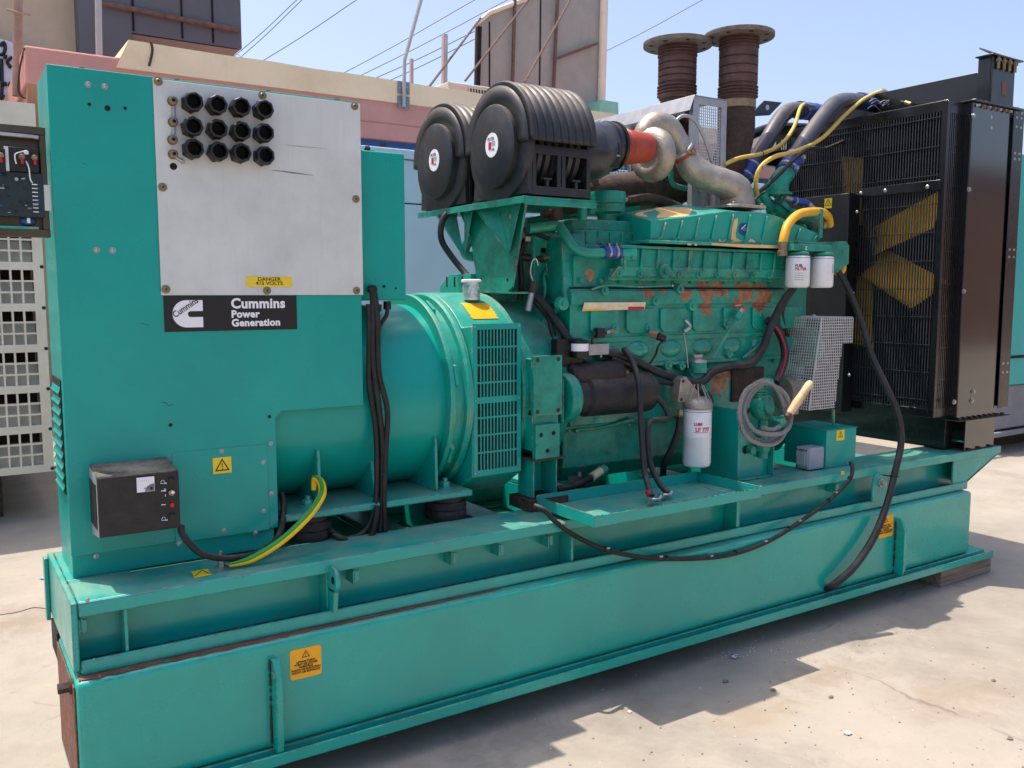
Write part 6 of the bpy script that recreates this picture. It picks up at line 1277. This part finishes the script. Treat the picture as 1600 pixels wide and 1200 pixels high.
# dark core, shroud ring, fan
m = MB('core_black'); m.box((4.46, .10, .93), (4.60, 1.22, 2.47)); m.build('core', RAD)
m = MB('black_paint'); m.box((4.36, .10, .93), (4.365, .20, 2.47)); m.box((4.36, .20, 2.38), (4.365, 1.22, 2.47)); m.build('fan_shroud', RAD)
FY, FZ = .68, 1.79
m = MB('black_paint'); m.lathe((4.21, FY, FZ), X, [(.10, 0), (.15, .02), (.15, .1), (.05, .11)], 32); fan = m.build('fan', RAD)
for k in range(6):
    a = R((94, 22, -28, -88, 208, 150)[k]); ca, sa = math.cos(a), math.sin(a)
    def fp(r, off, x): return V(x, FY-(r*ca-off*sa), FZ+(r*sa+off*ca))
    m = MB('fan_yellow'); vs = []; nr, nw = 7, 7
    for i in range(nr):
        f = i/(nr-1); r = .14+.40*f
        for j in range(nw):
            s_ = -1+2*j/(nw-1); rr_ = r+(.03*f*s_); hw_ = .088+.012*f; vs.append(fp(rr_, hw_*s_, 4.245+.045*s_+.018*(1-s_*s_)))
    m.add(vs, [(i*nw+j, i*nw+j+1, (i+1)*nw+j+1, (i+1)*nw+j) for i in range(nr-1) for j in range(nw-1)], True)
    o = m.build('fan_blade', fan); s_ = o.modifiers.new('thick', 'SOLIDIFY'); s_.thickness = .006
# header tank beam and its end post, lifting lugs
m = MB('black_paint'); q0 = at(1550, 110, y=.08); bxm = 4.54
m.box((bxm, .075, 2.548), (bxm+.14, 1.28, 2.735)); m.box((4.492, .06, 2.549), (4.712, .07, 2.79)); m.box((4.492, .0705, 2.549), (4.498, .14, 2.79)); m.box((4.46, .04, 2.7905), (4.76, .14, 2.798)); m.build('top_beam', RAD, .002)
for i in range(4):
    x = 4.53+i*.055; m = MB('brass'); m.cyl((x, .052, 2.73), (x, .052, 2.79), .009, seg=8); m.hexn((x, .052, 2.765), (x, .052, 2.779), .015); m.hexn((x, .085, 2.7985), (x, .085, 2.811), .013); m.build('bolt', RAD)
m = MB('rust_bar'); a = at(1566, 149, y=.059); b = at(1573, 128, y=.059); m.box((a.x-.008, .0585, a.z), (b.x+.012, .0595, b.z)); m.build('rating_plate', RAD)
m = MB('frame_grey'); a = at(1530, 78, y=.10); m.prism([(a.x, .10, a.z+.005), (a.x+.14, .06, 2.799), (a.x+.25, .06, 2.799), (a.x+.2, .14, 2.83)], (0, 0, .008)); m.build('lifting_lug', RAD)
m = MB('black_paint'); L4 = [at(1170, 182, y=1.15), at(1195, 157, y=1.15), at(1222, 160, y=1.15), at(1203, 180, y=1.15)]; m.prism(L4, (0, .01, 0)); c_ = at(1199, 168, y=1.149); m.mat('sign_white'); m.lathe(c_, -Y, [(.016, 0), (.016, .001)], 16); m.build('lifting_lug', RAD)
m = MB('black_paint'); m.box((3.9, 1.22, 2.33), (4.5, 1.26, 2.40)); m.tube([at(1165, 215, y=1.2), at(1205, 200, y=1.2), at(1260, 200, y=1.2)], .03, 14); m.tube([at(1160, 245, y=1.2), at(1260, 235, y=1.2)], .02, 12, 0); m.build('top_pipe', RAD)

# ---- timber block under the tank, litter and stones on the yard
tb_ = MB('timber'); tb_.box((4.12, -.02, 0), (4.60, .10, .099)); tag(tb_.build('timber_block', bevel=.004), 'weathered timber block under the right end of the tank base', 'timber block')
tb_ = MB('timber'); tb_.box((.3, .35, 0), (.4, 1.1, .1035)); tag(tb_.build('timber_block', bevel=.004), 'timber packing beam hidden under the left end of the tank base', 'timber block')
def litter(name, u, v, mat, sc_, lb, cat):
    p = at(u, v, z=0); m = MB(mat); random.seed(int(u)); k = len(m.v); m.sphere(p+Z*.006*sc_, .02*sc_, 10, (1.3, 1, .5)); m.v = [(x+random.uniform(-.006, .006)*sc_, y+random.uniform(-.006, .006)*sc_, max(.001, z+random.uniform(-.003, .003)*sc_)) for x, y, z in m.v]
    return tag(m.build(name), lb, cat)
litter('crumpled_foil', 1150, 1028, 'foil', 1.0, 'bit of crumpled foil in the shade before the tank', 'litter')
litter('bottle_cap', 68, 905, 'litter', .8, 'blue and white scrap on the sunlit concrete at the far left', 'litter')
litter('pebble', 1134, 1066, 'stone', .55, 'small dark pebble in the shade below the foil', 'stone'); litter('pebble', 1208, 1079, 'stone', .45, 'dark stone right on the shadow edge', 'stone')
litter('pebble', 1298, 1090, 'stone', .45, 'brown stone on sunlit concrete near the shadow edge', 'stone'); litter('pebble', 1552, 1064, 'stone', .45, 'dark stone on sunlit concrete toward the right edge', 'stone'); litter('pebble', 1578, 1155, 'stone', .45, 'small stone in the bottom right corner', 'stone')
litter('pale_chip', 1324, 1147, 'stone_pale', .6, 'pale flat chip on the sunlit concrete, bottom right', 'litter'); litter('pale_chip', 984, 1113, 'stone_pale', .4, 'tiny white chip at the tip of the sunlit wedge', 'litter')
random.seed(11); m = MB('stone')
for i in range(150):
    u = random.uniform(860, 1600); v = random.uniform(960, 1200); p = at(u, v, z=0); r_ = random.uniform(.0012, .0042)
    m.sphere(p+Z*r_*.3, r_, 6, (1.3, 1, .7))
m.mat('stone_pale')
for i in range(140):
    u = random.gauss(1180, 70) if i < 90 else random.uniform(600, 1600); v = 1010+random.uniform(-18, 18) if i < 90 else random.uniform(930, 1200); p = at(u, v, z=0); r_ = random.uniform(.001, .003)
    m.sphere(p+Z*r_*.3, r_, 6, (1.4, 1, .6))
tag(m.build('grit'), 'fine grit and dust scattered on the concrete yard', 'grit', kind='stuff')
